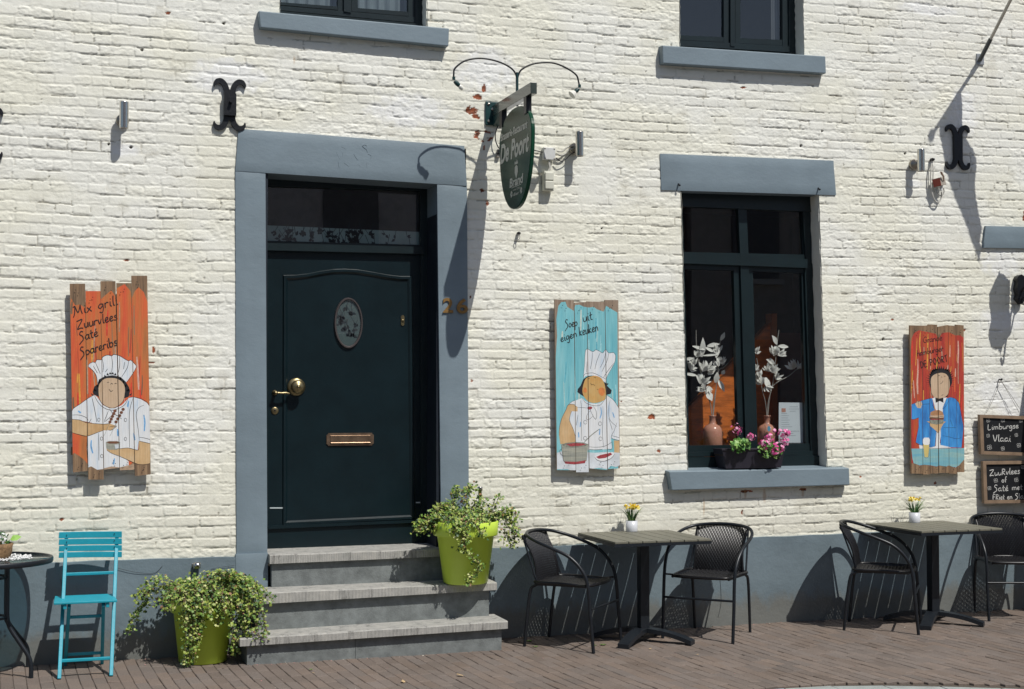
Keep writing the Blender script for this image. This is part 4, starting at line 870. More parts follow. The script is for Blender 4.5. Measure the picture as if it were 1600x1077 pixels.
class Art:
    def __init__(s, name, label, planks, yf, wood):
        """planks: px outlines (tl, tr, br, bl)"""
        s.yf = yf; s.pl = planks; s.ops = []; s.layer = 0; s.wood = wood
        c_ = W(sum(p_[0][0] for p_ in planks)/len(planks), planks[0][2][1], yf); s.root = empty(name, (c_.x, 0, c_.z), label, 'painted sign', 'painted plank signs on the wall')
    def cr(s, ox, oy, sc_): s.ox, s.oy, s.s = ox, oy, sc_
    def P(s, pts): return [(s.ox+x_/s.s, s.oy+y_/s.s) for x_, y_ in pts]
    def poly(s, pts, m, sm=0, lay=None):
        q = [W(x_, y_, s.yf) for x_, y_ in s.P(pts)]
        if sm: q = smooth_line(q, sm, True)
        s.layer = (lay if lay is not None else s.layer+1); s.ops.append(([(v_.x, v_.z) for v_ in q], m, s.layer))
    def line(s, pts, w=3.0, m='ink', sm=4, taper=True, closed=False):
        q = [W(x_, y_, s.yf) for x_, y_ in s.P(pts)]; q = smooth_line(q, sm, closed) if sm else q
        if closed: q.append(q[0])
        n_ = len(q); ww = w/s.s/238.; s.layer += 1
        for i in range(n_-1):
            t = (q[i+1]-q[i]).normalized(); nn_ = Vector((-t.z, 0, t.x))*.5*ww*(1.0 if not taper else (.55+.45*math.sin(math.pi*(i+.5)/n_)))
            s.ops.append(([(v_.x, v_.z) for v_ in (q[i]-nn_, q[i]+nn_, q[i+1]+nn_+t*.0006, q[i+1]-nn_+t*.0006)], m, s.layer+.0+(i % 2)*.3))
    def text(s, st_, p0, p1, h, w=9, m='ink', slant=.25):
        """brush lettering from the stroke alphabet"""
        adv = sum(GL[c_][0] for c_ in st_); dx_, dy_ = p1[0]-p0[0], p1[1]-p0[1]; L_ = math.hypot(dx_, dy_); ux, uy = dx_/L_, dy_/L_; k_ = L_/adv; x_ = 0
        for c_ in st_:
            for stx in GL[c_][1]:
                pts = []
                for gx, gy in stx:
                    X_ = (x_+gx)*k_+slant*gy*h*.6; Y_ = gy*h; pts.append((p0[0]+ux*X_+uy*Y_, p0[1]+uy*X_-ux*Y_))
                s.line(pts, w, m, 3, False)
            x_ += GL[c_][0]
    def streaks(s, x0, x1, y0, y1, n, cols, seed, wmin=5, wmax=22, lmin=80, lmax=420, lean=.04):
        rs = random.Random(seed); base = s.layer
        for i in range(n):
            x_, y_ = rs.uniform(x0, x1), rs.uniform(y0, y1); L_ = rs.uniform(lmin, lmax); k_ = rs.uniform(-lean, lean)
            s.layer = base+(i % 5); s.line([(x_, y_), (x_+k_*L_+rs.uniform(-5, 5), y_+L_*.5), (x_+k_*L_*2, min(y_+L_, y1+60))], rs.uniform(wmin, wmax), rs.choice(cols), 4)
        s.layer = base+6
    def build(s):
        for i, pl in enumerate(s.pl):
            tl, tr, br, bl = [W(x_, y_, s.yf) for x_, y_ in pl]; jy = ((i*7) % 3-1)*.0015; mb = MB()
            mb.prism([Vector((v_.x, s.yf+jy, v_.z)) for v_ in (tl, tr, br, bl)], (0, .02, 0), MK.index(s.wood))
            for P_, m_, la in s.ops:
                Q = clip_half(P_, (bl.x+.0008, bl.z), (tl.x+.0008, tl.z), False); 
                if len(Q) > 2: Q = clip_half(Q, (br.x-.0008, br.z), (tr.x-.0008, tr.z), True)
                if len(Q) > 2: Q = clip_half(Q, (tl.x, tl.z), (tr.x, tr.z), False)
                if len(Q) > 2: Q = clip_half(Q, (bl.x, bl.z), (br.x, br.z), True)
                if len(Q) < 3: continue
                ar_ = sum(Q[k_-1][0]*Q[k_][1]-Q[k_][0]*Q[k_-1][1] for k_ in range(len(Q)))
                if abs(ar_) < 1e-8: continue
                if ar_ < 0: Q = Q[::-1]
                y_ = s.yf+jy-.0003-.00002*la
                mb.add([(x_, y_, z_) for x_, z_ in Q], [tuple(range(len(Q)))], MK.index(m_))
            for dz_ in (.03, .05):
                for e_ in (0, 1):
                    rs = random.Random(i*9+e_+int(dz_*100)); base_ = (tl.lerp(tr, rs.uniform(.25, .75)) if e_ == 0 else bl.lerp(br, rs.uniform(.25, .75)))
                    z_ = base_.z+(-dz_-.01 if e_ == 0 else dz_); mb.lathe((base_.x, s.yf+jy-.012, z_), [(.0032, -.002), (.0026, .0008), (0, .001)], 7, MK.index('ink'), axis='y')
            mb.build('plank', ML, s.root)
        zt_ = [W(*p_[0], s.yf).z for p_ in s.pl]; zb_ = [W(*p_[3], s.yf).z for p_ in s.pl]; xa = W(*s.pl[0][0], s.yf).x+.02; xb = W(*s.pl[-1][1], s.yf).x-.02
        for z_ in (min(zt_)-.12, max(zb_)+.12): MB().box(xa, xb, s.yf+.021, -.004, z_-.025, z_+.025).build('batten', WOOD, s.root)
# stroke alphabet: advance, strokes
GL = {' ': (.45, []), '-': (.4, [[(.05, .3), (.3, .3)]]),
 'a': (.52, [[(.38, .42), (.2, .5), (.03, .25), (.15, .02), (.36, .2), (.4, .48), (.38, .1), (.5, .02)]]), 'b': (.5, [[(.08, 1), (.06, .5), (.06, .05)], [(.06, .3), (.25, .5), (.42, .25), (.25, .0), (.07, .08)]]),
 'c': (.42, [[(.36, .4), (.2, .5), (.03, .25), (.18, .0), (.38, .1)]]), 'd': (.52, [[(.4, .35), (.2, .5), (.03, .25), (.18, 0), (.38, .2)], [(.42, 1), (.4, .5), (.42, .0)]]),
 'e': (.45, [[(.05, .22), (.3, .3), (.32, .45), (.18, .5), (.04, .25), (.16, 0), (.4, .1)]]), 'f': (.35, [[(.35, .95), (.2, 1), (.15, .6), (.14, 0)], [(.02, .5), (.3, .52)]]),
 'g': (.5, [[(.38, .42), (.2, .5), (.03, .25), (.18, .05), (.38, .3)], [(.4, .48), (.4, 0), (.3, -.4), (.08, -.3)]]), 'h': (.5, [[(.08, 1), (.06, .5), (.06, 0)], [(.06, .3), (.25, .5), (.38, .35), (.38, 0)]]),
 'i': (.25, [[(.1, .5), (.09, .1), (.2, 0)], [(.13, .72), (.15, .76)]]), 'j': (.25, [[(.15, .5), (.15, -.2), (.0, -.35)], [(.16, .72), (.18, .76)]]), 'k': (.48, [[(.08, 1), (.06, .5), (.06, 0)], [(.36, .5), (.1, .25), (.4, 0)]]), 'l': (.24, [[(.12, 1), (.08, .5), (.1, .05), (.2, .02)]]),
 'm': (.75, [[(.06, .5), (.06, 0)], [(.06, .3), (.2, .5), (.32, .35), (.32, 0)], [(.32, .3), (.46, .5), (.6, .35), (.62, 0)]]), 'n': (.5, [[(.06, .5), (.06, 0)], [(.06, .3), (.24, .5), (.38, .35), (.4, 0)]]),
 'o': (.48, [[(.2, .5), (.03, .25), (.2, 0), (.4, .25), (.22, .5)]]), 'p': (.5, [[(.08, .5), (.05, 0), (.0, -.45)], [(.06, .35), (.25, .5), (.42, .25), (.25, .02), (.07, .1)]]), 'r': (.38, [[(.06, .5), (.06, 0)], [(.06, .3), (.2, .5), (.34, .42)]]),
 's': (.4, [[(.34, .45), (.16, .5), (.1, .35), (.3, .18), (.26, .0), (.02, .05)]]), 't': (.35, [[(.14, .85), (.12, .1), (.28, .02)], [(.0, .5), (.3, .54)]]), 'u': (.5, [[(.06, .5), (.08, .1), (.22, 0), (.38, .2), (.4, .5), (.42, 0)]]), 'v': (.45, [[(.04, .5), (.18, 0), (.36, .5)]]),
 'x': (.45, [[(.04, .5), (.38, 0)], [(.36, .5), (.02, 0)]]), 'z': (.42, [[(.04, .5), (.34, .5), (.04, 0), (.38, .02)]]), 'é': (.45, [[(.05, .22), (.3, .3), (.32, .45), (.18, .5), (.04, .25), (.16, 0), (.4, .1)], [(.2, .66), (.3, .82)]]),
 'M': (.84, [[(.0, -.15), (.12, .2), (.2, .95)], [(.2, .95), (.4, .2), (.62, .95)], [(.62, .95), (.64, .4), (.72, .0)], [(.2, .95), (.05, .85)]]), 'Z': (.7, [[(.02, .85), (.3, .92), (.58, .9), (.05, .05), (.35, .08), (.6, 0)]]), 'S': (.6, [[(.5, .9), (.3, 1), (.15, .75), (.4, .45), (.42, .1), (.2, -.1), (.0, -.3)]]),
 'G': (.7, [[(.55, .8), (.3, .95), (.05, .5), (.25, .02), (.55, .15), (.55, .42), (.35, .42)]]), 'L': (.55, [[(.1, .95), (.08, .02), (.45, .05)]]), 'D': (.7, [[(.1, .95), (.08, 0)], [(.05, .95), (.4, .85), (.58, .5), (.4, .1), (.06, 0)]]), 'E': (.6, [[(.45, .93), (.1, .9), (.08, .02), (.46, .05)], [(.08, .48), (.38, .5)]]),
 'P': (.6, [[(.1, .95), (.08, 0)], [(.08, .92), (.42, .85), (.42, .5), (.1, .45)]]), 'O': (.7, [[(.3, .95), (.06, .5), (.3, 0), (.58, .45), (.32, .95)]]), 'R': (.6, [[(.1, .95), (.08, 0)], [(.08, .92), (.42, .85), (.4, .52), (.1, .47), (.48, 0)]]), 'T': (.6, [[(.3, .92), (.28, 0)], [(.02, .88), (.56, .98)]]), 'F': (.55, [[(.48, .95), (.1, .9), (.08, 0)], [(.08, .5), (.38, .52)]]),
 'B': (.6, [[(.1, .95), (.08, 0)], [(.08, .92), (.4, .8), (.1, .5), (.44, .3), (.08, 0)]]), 'U': (.65, [[(.08, .95), (.1, .2), (.3, 0), (.5, .25), (.54, .95)]]), 'V': (.6, [[(.05, .95), (.28, 0), (.52, .95)]]), 'I': (.3, [[(.12, .95), (.12, 0)]]), 'N': (.65, [[(.08, 0), (.1, .95), (.5, .05), (.54, .95)]])}
def jag(x0, x1, y, amp, n, seed): rs = random.Random(seed); return [(x0+(x1-x0)*i/n, y+rs.uniform(-amp, amp)) for i in range(n+1)]
# ---- sign 1: orange, grill cook
A = Art('painted_menu_sign', 'tall orange plank sign with a chef holding skewers, left of the door', [
    [(109, 443.5), (133, 443.5), (136.8, 736), (114, 738.5)], [(133.5, 455), (157, 455), (162, 749.5), (138, 749.5)], [(157, 439.5), (180.5, 439.5), (186.5, 731), (162.5, 734)],
    [(182, 442.5), (205, 442.5), (210, 734), (187, 735)], [(205.3, 431), (230, 431), (235.5, 741.5), (211, 744)]], -.062, 'wood')
A.cr(100, 430, 6.336)
A.poly([(55, 330)]+[(70, 230), (110, 300), (160, 290), (210, 330), (212, 150), (365, 150), (366, 240), (420, 190), (470, 150), (520, 230), (522, 130), (600, 90), (660, 160), (668, 240), (700, 160), (740, 120), (790, 170), (840, 300)]+[(860, 1820)]+[(690, 1850), (650, 1880), (540, 1900), (400, 1890), (240, 1880), (200, 1830), (150, 1790), (100, 1760), (70, 1800)], 'bgo', lay=0)
B = 1013.8    # vertical offset between the two crops
def b2(pts): return [(x_, y_+B) for x_, y_ in pts]
A.streaks(80, 820, 190, 1500, 46, ['washred', 'washyel', 'washdk', 'washpale', 'bgr', 'worn', 'wood'], 3, 4, 20)
A.poly([(240, 905), (250, 880), (285, 862), (310, 866), (325, 840), (370, 838), (385, 810), (430, 792), (472, 800), (495, 786), (550, 800), (600, 830), (640, 850), (660, 842), (700, 880), (716, 905), (690, 960), (625, 1050), (600, 1075), (330, 1075), (320, 1000), (290, 950)], 'white')
A.line([(240, 905), (250, 880), (285, 862), (310, 866), (325, 840), (370, 838), (385, 810), (430, 792), (472, 800), (495, 786), (550, 800), (600, 830), (640, 850), (660, 842), (700, 880), (716, 905), (690, 960), (625, 1060)], 6)
A.line([(240, 905), (290, 950), (320, 1000), (332, 1070)], 6)
for l_ in ([(310, 866), (335, 920), (360, 980)], [(380, 830), (390, 900), (385, 960)], [(470, 800), (480, 880), (470, 980)], [(550, 805), (550, 900), (530, 990)], [(640, 850), (625, 920), (570, 1010)], [(290, 900), (330, 970)], [(600, 860), (590, 930)], [(410, 960), (430, 930)]): A.line(l_, 5)
A.poly(b2([(330, 70), (345, 20), (400, -10), (480, -22), (560, -5), (610, 40), (640, 90), (655, 130), (640, 190), (600, 205), (585, 200), (360, 200), (290, 165), (285, 140), (300, 90)]), 'ink')
for i in range(16):
    t = i/15; x_ = 290+t*360; y_ = 165-210*math.sin(math.pi*t)+B; A.poly([(x_-14, y_+12), (x_+(t-.5)*50, y_-12), (x_+14, y_+14)], 'ink', lay=A.layer)
A.poly(b2([(355, 60), (400, 15), (460, 5), (520, 12), (570, 40), (600, 90), (602, 160), (590, 220), (550, 270), (490, 302), (430, 290), (370, 250), (345, 190), (340, 120)]), 'face1', 3)
A.line(b2([(340, 110), (345, 190), (370, 250), (430, 292), (490, 303), (550, 272), (592, 218), (602, 150)]), 5)
A.poly(b2([(75, 350), (90, 310), (160, 260), (230, 210), (300, 170), (330, 195), (380, 270), (450, 305), (500, 305), (570, 275), (620, 225), (640, 200), (690, 195), (760, 215), (820, 250), (850, 290), (855, 655), (740, 625), (730, 720), (550, 760), (640, 830), (640, 880), (540, 900), (400, 905), (320, 915), (270, 880), (240, 890), (225, 700), (230, 580), (280, 450), (235, 440), (75, 410)]), 'white')
A.poly(b2([(78, 415), (150, 420), (235, 450), (390, 460), (450, 455), (520, 480), (490, 500), (470, 520), (390, 525), (330, 545), (230, 580), (150, 565), (78, 545)]), 'skin')
A.poly(b2([(740, 625), (855, 655), (852, 850), (800, 862), (730, 858), (640, 820), (560, 780), (470, 750), (425, 720), (420, 705), (550, 705), (640, 698), (735, 718)]), 'skin')
for l_ in ([(75, 350), (90, 310), (160, 262), (230, 212), (300, 172)], [(78, 372), (150, 372), (215, 395), (240, 425)], [(78, 415), (150, 420), (235, 450), (270, 410)], [(235, 450), (390, 462), (450, 455)], [(390, 525), (330, 545), (230, 580), (150, 565), (78, 545)], [(450, 490), (520, 480), (470, 520), (440, 520)],
           [(640, 200), (700, 195), (780, 220), (830, 255), (850, 290)], [(790, 275), (740, 300), (715, 360), (722, 430), (735, 520), (745, 620)], [(745, 592), (800, 600), (855, 615)], [(740, 628), (855, 655)], [(740, 640), (735, 718), (640, 698), (550, 705)], [(425, 720), (470, 750), (560, 785), (640, 820), (730, 858), (800, 862), (852, 850)],
           [(300, 172), (330, 235), (380, 290), (450, 322), (520, 315), (600, 270), (635, 205)], [(275, 195), (300, 300), (325, 440)], [(685, 200), (655, 300), (645, 420), (648, 690)], [(225, 700), (232, 800), (240, 880)], [(340, 550), (345, 680), (345, 820)], [(440, 330), (400, 430)], [(450, 310), (480, 350), (530, 380), (570, 410)], [(500, 320), (470, 380), (400, 440)],
           [(230, 580), (225, 700)]): A.line(b2(l_), 5)
for l_ in ([(790, 370), (800, 440), (795, 530)], [(272, 620), (268, 680), (285, 750)], [(640, 230), (630, 290)], [(530, 510), (535, 580)], [(500, 800), (490, 860)], [(690, 550), (700, 620)], [(140, 330), (165, 350)]): A.line(b2(l_), 15, 'bstroke')
for cx_, cy_ in ((345, 418), (372, 605), (374, 778), (608, 420), (608, 608)): A.line(b2([(cx_+12*math.cos(t), cy_+17*math.sin(t)) for t in np.linspace(0, 6.28, 9)[:-1]]), 4, closed=True)
for x0_, y0_, x1_, y1_ in ((505, 330, 455, 440), (585, 315, 515, 440)):
    A.line(b2([(x1_-60, y1_+140), (x0_, y0_)]), 4, 'pgrey')
    for k_ in range(5): t = k_/4; A.poly(b2([(x1_+(x0_-x1_)*t+17*math.cos(u_), y1_+(y0_-y1_)*t+15*math.sin(u_)) for u_ in np.linspace(0, 6.28, 9)[:-1]]), 'meat')
A.poly(b2([(415, 640), (440, 630), (530, 630), (555, 640), (552, 700), (520, 715), (440, 715), (420, 700)]), 'pot'); A.poly(b2([(420, 642), (450, 632), (520, 632), (550, 642), (520, 655), (450, 655)]), 'meat'); A.poly(b2([(500, 665), (548, 660), (546, 698), (510, 706)]), 'cloth')
for l_ in ([(425, 50), (445, 45)], [(500, 58), (520, 60)], [(460, 72), (472, 55), (482, 68)], [(445, 115), (465, 138), (485, 125)]): A.line(b2(l_), 4)
A.poly(b2([(230, 905), (270, 880), (330, 915), (400, 905), (395, 1080), (230, 1080)]), 'wood'); A.poly(b2([(392, 900), (470, 880), (550, 890), (700, 855), (705, 1000), (392, 1000)]), 'worn'); A.poly(b2([(703, 860), (800, 868), (860, 850), (860, 1050), (703, 1050)]), 'wood')
A.poly(b2([(80, 800), (110, 770), (150, 790), (215, 830), (235, 960), (80, 960)]), 'wood')
A.text('Mix grill', (92, 405), (540, 288), 96, 9); A.text('Zuurvlees', (130, 540), (535, 438), 92, 9); A.text('Saté', (150, 660), (345, 600), 92, 9); A.text('Spareribs', (160, 812), (535, 690), 92, 9)
A.build()
# ---- sign 2: turquoise, cook tasting soup
A = Art('painted_menu_sign', 'turquoise plank sign with a chef tasting soup, between door and tall window', [
    [(867, 468.2), (896.5, 469.5), (899.5, 735), (870, 734.5)], [(897.5, 473), (917, 472), (920, 738), (900, 738)], [(917.5, 471), (945, 472), (949, 734.5), (921, 732)], [(945.3, 469), (966, 469), (968.5, 732), (949.5, 733)]], -.055, 'woodg')
A.cr(860, 460, 7.696)
A.poly([(60, 800), (80, 500), (70, 300), (95, 140), (130, 95), (180, 90), (200, 150), (280, 200), (300, 130), (350, 125), (400, 150), (470, 160), (520, 150), (560, 180), (640, 210), (670, 140), (720, 170), (770, 200), (805, 220), (815, 2160), (60, 2160)], 'bga', lay=0)
A.streaks(80, 800, 150, 1400, 34, ['aq2', 'aq3', 'aq2', 'aq4'], 8, 5, 26)
k2 = 7.696/7.427; B = 140*7.696
def b2(pts): return [(x_*k2, y_*k2+B) for x_, y_ in pts]
A.poly([(395, 1010), (410, 850), (415, 740), (425, 670), (450, 658), (510, 690), (550, 668), (600, 690), (630, 705), (665, 665), (700, 705), (760, 702), (782, 740), (775, 810), (730, 900), (680, 990), (665, 1065), (600, 1015), (500, 975), (420, 985)], 'white')
for l_ in ([(395, 1010), (410, 850), (415, 740), (425, 670), (450, 658), (510, 690), (550, 668), (600, 690), (630, 705), (665, 665), (700, 705), (760, 702), (782, 740), (775, 810), (730, 900), (680, 990), (665, 1065)], [(395, 1010), (410, 965), (450, 950), (520, 948), (600, 985), (665, 1020)], [(510, 690), (500, 800), (480, 900)], [(600, 700), (560, 800), (535, 900)], [(665, 700), (640, 800), (600, 880)], [(700, 705), (680, 800), (620, 930)], [(440, 810), (435, 940)], [(760, 830), (690, 920), (640, 1000)]): A.line(l_, 5.5)
A.poly([(395, 1020), (450, 985), (520, 978), (600, 1015), (660, 1065), (700, 1075)]+b2([(655, 20), (710, 75), (700, 115), (640, 130), (400, 155), (345, 120), (312, 95), (318, 60), (350, 20)]), 'ink')
A.poly(b2([(372, 60), (385, 0), (410, -60), (450, -80), (510, -95), (580, -75), (620, -20), (640, 60), (640, 170), (590, 205), (520, 222), (450, 210), (400, 165), (375, 110)]), 'face2', 3)
A.poly(b2([(200, 250), (240, 210), (370, 165), (400, 195), (450, 222), (530, 232), (600, 210), (645, 170), (650, 130), (700, 160), (740, 200), (790, 280), (800, 655), (700, 630), (715, 755), (660, 760), (440, 765), (300, 690), (290, 600), (220, 430), (235, 320)]), 'white')
A.poly(b2([(200, 250), (230, 232), (275, 240), (315, 270), (315, 320), (245, 318), (225, 380), (220, 430), (260, 520), (290, 600), (290, 690), (115, 700), (100, 600), (105, 500), (130, 400), (180, 300)]), 'skin')
A.poly(b2([(735, 655), (800, 660), (800, 790), (770, 850), (735, 870), (720, 840), (740, 780)]), 'skin')
A.poly(b2([(75, 800), (140, 780), (440, 795), (520, 800), (660, 790), (812, 800), (812, 940), (760, 965), (700, 950), (660, 990), (560, 975), (450, 990), (440, 1035), (300, 1035), (200, 990), (75, 990)]), 'cloth')
for l_ in ([(200, 250), (240, 212), (280, 190)], [(315, 272), (425, 280)], [(100, 600), (105, 500), (130, 400), (180, 300), (205, 245), (270, 238), (300, 265)], [(245, 318), (225, 380), (222, 430), (262, 520), (292, 620)], [(370, 165), (410, 220), (500, 252), (580, 245), (640, 170)], [(650, 130), (700, 162), (745, 205), (795, 285)], [(690, 190), (675, 300), (690, 420), (770, 495)], [(770, 450), (740, 540), (705, 625), (795, 655)], [(710, 600), (800, 625)], [(675, 400), (700, 480), (715, 530)], [(610, 260), (610, 400), (605, 560), (620, 740)], [(350, 195), (360, 300), (362, 660)], [(320, 360), (300, 480)],
           [(460, 240), (470, 320), (525, 412), (535, 330), (500, 262)], [(465, 310), (425, 360), (422, 415), (460, 405), (490, 375)], [(445, 730), (520, 735), (600, 730), (660, 710), (715, 670)], [(450, 760), (520, 765), (600, 760)], [(660, 755), (710, 755), (715, 670)]): A.line(b2(l_), 5)
for l_ in ([(585, 270), (592, 340), (575, 400)], [(325, 560), (330, 620)], [(720, 330), (740, 390)], [(575, 520), (570, 590)], [(350, 440), (345, 500)]): A.line(b2(l_), 15, 'bstroke')
for c_ in ([(590, 40), (625, 60), (630, 110), (600, 140), (565, 110), (560, 65)], [(395, 40), (420, 60), (415, 100), (385, 90)]): A.poly(b2(c_), 'blush', 3)
for cx_, cy_ in ((405, 445), (576, 462), (402, 630), (582, 637)): A.line(b2([(cx_+19*math.cos(t), cy_+22*math.sin(t)) for t in np.linspace(0, 6.28, 9)[:-1]]), 4.5, closed=True)
A.poly(b2([(430, 270), (460, 262), (488, 268), (480, 290), (450, 300), (430, 290)]), 'sauce')
A.line(b2([(390, 680), (470, 600), (568, 525)]), 11, 'pgrey')
A.poly(b2([(125, 705), (440, 700), (420, 890), (380, 915), (180, 915), (150, 890)]), 'pot'); A.poly(b2([(125, 705), (180, 685), (280, 675), (380, 680), (440, 700), (400, 725), (280, 740), (170, 735)]), 'pgrey'); A.poly(b2([(180, 700), (280, 685), (380, 692), (410, 705), (340, 720), (230, 725)]), 'sauce')
A.poly(b2([(160, 900), (300, 905), (410, 885), (400, 920), (280, 935), (170, 925)]), 'sauce')
A.line(b2([(130, 760), (110, 770), (115, 810), (140, 835)]), 6); A.line(b2([(125, 705), (150, 890), (200, 915)]), 4)
A.poly(b2([(512, 850), (560, 820), (650, 800), (720, 790), (742, 820), (700, 865), (620, 898), (550, 890)]), 'plain'); A.poly(b2([(530, 848), (580, 825), (700, 798), (715, 820), (640, 860), (560, 870)]), 'sauce'); A.line(b2([(515, 850), (545, 885), (620, 898), (700, 865), (742, 815)]), 5)
for l_ in ([(465, -10), (480, 10), (495, 5)], [(500, 5), (515, 20)], [(430, -58), (455, -66)], [(505, -76), (530, -70)], [(540, 70), (555, 60)]): A.line(b2(l_), 5)
A.text('Soep', (175, 410), (330, 375), 100, 10); A.text('uit', (392, 335), (515, 300), 110, 10); A.text('eigen', (125, 575), (325, 505), 92, 10); A.text('keuken', (350, 500), (580, 435), 105, 10)
A.build()
# ---- sign 3: red, waiter with burger
A = Art('painted_menu_sign', 'red plank sign with a man in a blue jacket holding a burger', [
    [(1422, 508.5), (1440.5, 509), (1441.5, 740.5), (1424, 740)], [(1441, 509), (1451, 508.5), (1453.5, 741.5), (1442, 741.5)], [(1451.3, 507), (1464.5, 507.5), (1466.5, 740), (1454, 740)], [(1465, 513), (1468, 513.5), (1481.5, 508), (1482.5, 739)], [(1482, 508.5), (1493.5, 509.5), (1495.7, 740.5), (1483, 740)], [(1494, 507.5), (1506, 508.5), (1507, 738), (1496, 738)]], -.058, 'wood')
A.pl[3] = [(1465, 511), (1481.5, 508), (1482.5, 739), (1467, 739)]
A.cr(1415, 500, 8.28)
A.poly([(65, 400), (75, 240), (110, 170), (170, 135), (240, 150), (300, 160), (390, 180), (430, 240), (470, 170), (560, 160), (640, 200), (700, 200), (760, 230), (765, 1990), (65, 1990)], 'bgr', lay=0)
A.streaks(80, 740, 160, 1500, 48, ['washred', 'washyel', 'washdk', 'washpale', 'bgo', 'worn'], 11, 5, 24)
B = 120*8.28
def b2(pts): return [(x_, y_+B) for x_, y_ in pts]
A.line([(680, 270), (684, 400), (678, 560)], 26, 'washpale'); A.line([(575, 330), (572, 480)], 16, 'washpale'); A.line([(160, 650), (150, 800), (155, 960)], 30, 'washpale'); A.line([(190, 150), (180, 300), (190, 420)], 26, 'washyel'); A.line([(290, 180), (285, 420), (280, 640)], 24, 'washyel')
A.poly([(320, 870), (300, 800), (320, 700), (340, 650), (390, 632), (480, 640), (550, 640), (580, 690), (600, 760), (600, 820), (560, 900), (540, 1000), (340, 980)], 'ink')
rs = random.Random(4)
for i in range(26):
    t = i/25*math.pi*1.25-.4; x_ = 455-150*math.cos(t); y_ = 790-160*math.sin(t); A.poly([(x_-12, y_+10), (455-190*math.cos(t)+rs.uniform(-10, 10), 790-200*math.sin(t)), (x_+12, y_+8)], 'ink', lay=A.layer)
A.poly([(330, 760), (370, 710), (450, 685), (520, 700), (560, 760), (570, 840), (560, 920), (530, 980), (450, 1028), (380, 1015), (340, 960), (328, 860)], 'face1', 3)
A.line([(328, 830), (335, 940), (380, 1012), (450, 1030), (530, 985), (562, 920)], 5)
A.poly(b2([(345, 20), (385, 10), (390, 40), (480, 40), (490, 15), (530, 10), (480, 200), (470, 400), (440, 600), (590, 660), (180, 672), (170, 620), (390, 640), (400, 200)]), 'plain')
A.poly(b2([(75, 100), (130, 75), (220, 45), (330, 20), (345, 25), (375, 160), (405, 200), (400, 440), (380, 640), (330, 655), (250, 635), (180, 620), (130, 590), (165, 400), (165, 270), (110, 292), (75, 290)]), 'blue')
A.poly(b2([(480, 150), (530, 20), (580, 8), (640, 25), (690, 80), (710, 180), (750, 390), (725, 660), (590, 655), (450, 625), (455, 400), (480, 330)]), 'blue')
A.poly(b2([(120, 90), (150, 60), (200, 60), (212, 100), (195, 150), (150, 145)]), 'face1')
A.poly(b2([(385, 12), (435, 25), (485, 12), (488, 80), (440, 55), (390, 80)]), 'ink')
for l_ in ([(75, 100), (130, 78), (220, 47), (330, 20)], [(165, 270), (110, 292), (75, 292)], [(165, 270), (165, 400), (130, 590), (250, 638), (330, 655), (385, 640)], [(320, 30), (340, 80), (375, 160), (350, 110)], [(530, 20), (500, 90), (478, 160), (520, 120), (560, 40)], [(580, 8), (640, 25), (690, 80), (712, 180), (750, 390), (725, 660)], [(490, 400), (650, 402)], [(480, 505), (560, 520), (660, 545), (720, 530)], [(605, 380), (580, 300)], [(165, 60), (172, 130)], [(190, 55), (195, 120)], [(212, 100), (310, 92)], [(290, 330), (340, 370), (420, 470), (440, 400)], [(405, 440), (385, 640)], [(455, 400), (440, 500), (450, 625)]): A.line(b2(l_), 5)
A.poly(b2([(270, 320), (520, 322), (490, 345), (460, 400), (425, 470), (380, 430), (320, 380), (310, 340)]), 'skin')
A.poly(b2([(318, 240), (325, 200), (370, 178), (430, 172), (475, 195), (492, 240), (400, 248)]), 'bun'); A.poly(b2([(310, 245), (495, 242), (492, 272), (400, 282), (305, 275)]), 'face1'); A.poly(b2([(310, 268), (400, 278), (495, 270), (490, 300), (320, 300)]), 'meat'); A.poly(b2([(330, 288), (400, 292), (450, 288), (400, 318), (350, 305)]), 'sauce'); A.poly(b2([(315, 302), (490, 298), (485, 345), (400, 362), (320, 345)]), 'pgrey')
A.line(b2([(310, 260), (350, 268), (400, 272), (450, 258), (495, 262)]), 7)
A.poly(b2([(72, 672), (770, 665), (768, 800), (750, 870), (690, 890), (640, 920), (560, 890), (520, 905), (440, 890), (400, 905), (330, 890), (240, 880), (180, 890), (100, 860), (85, 800)]), 'teal')
A.poly(b2([(225, 600), (305, 600), (300, 700), (290, 782), (245, 782), (235, 700)]), 'beer'); A.poly(b2([(218, 560), (240, 530), (300, 530), (315, 560), (312, 610), (290, 625), (240, 622), (222, 605)]), 'plain'); A.line(b2([(218, 560), (235, 700), (243, 782), (292, 782), (302, 690), (315, 560)]), 4)
A.poly(b2([(72, 860), (110, 865), (180, 895), (240, 882), (330, 895), (400, 910), (440, 892), (520, 908), (560, 892), (640, 925), (690, 892), (768, 800), (775, 1010), (72, 1010)]), 'wood')
for l_ in ([(445, 830), (465, 815), (485, 790)], [(415, 722), (438, 718)], [(495, 730), (512, 728)], [(460, 735), (468, 745)], [(460, 978), (485, 968)]): A.line(l_, 6)
A.text('Grande', (225, 300), (475, 262), 80, 9); A.text('hamburger', (145, 470), (490, 400), 78, 9); A.text('DE POORT', (195, 625), (550, 535), 88, 11, slant=.1)
A.build()
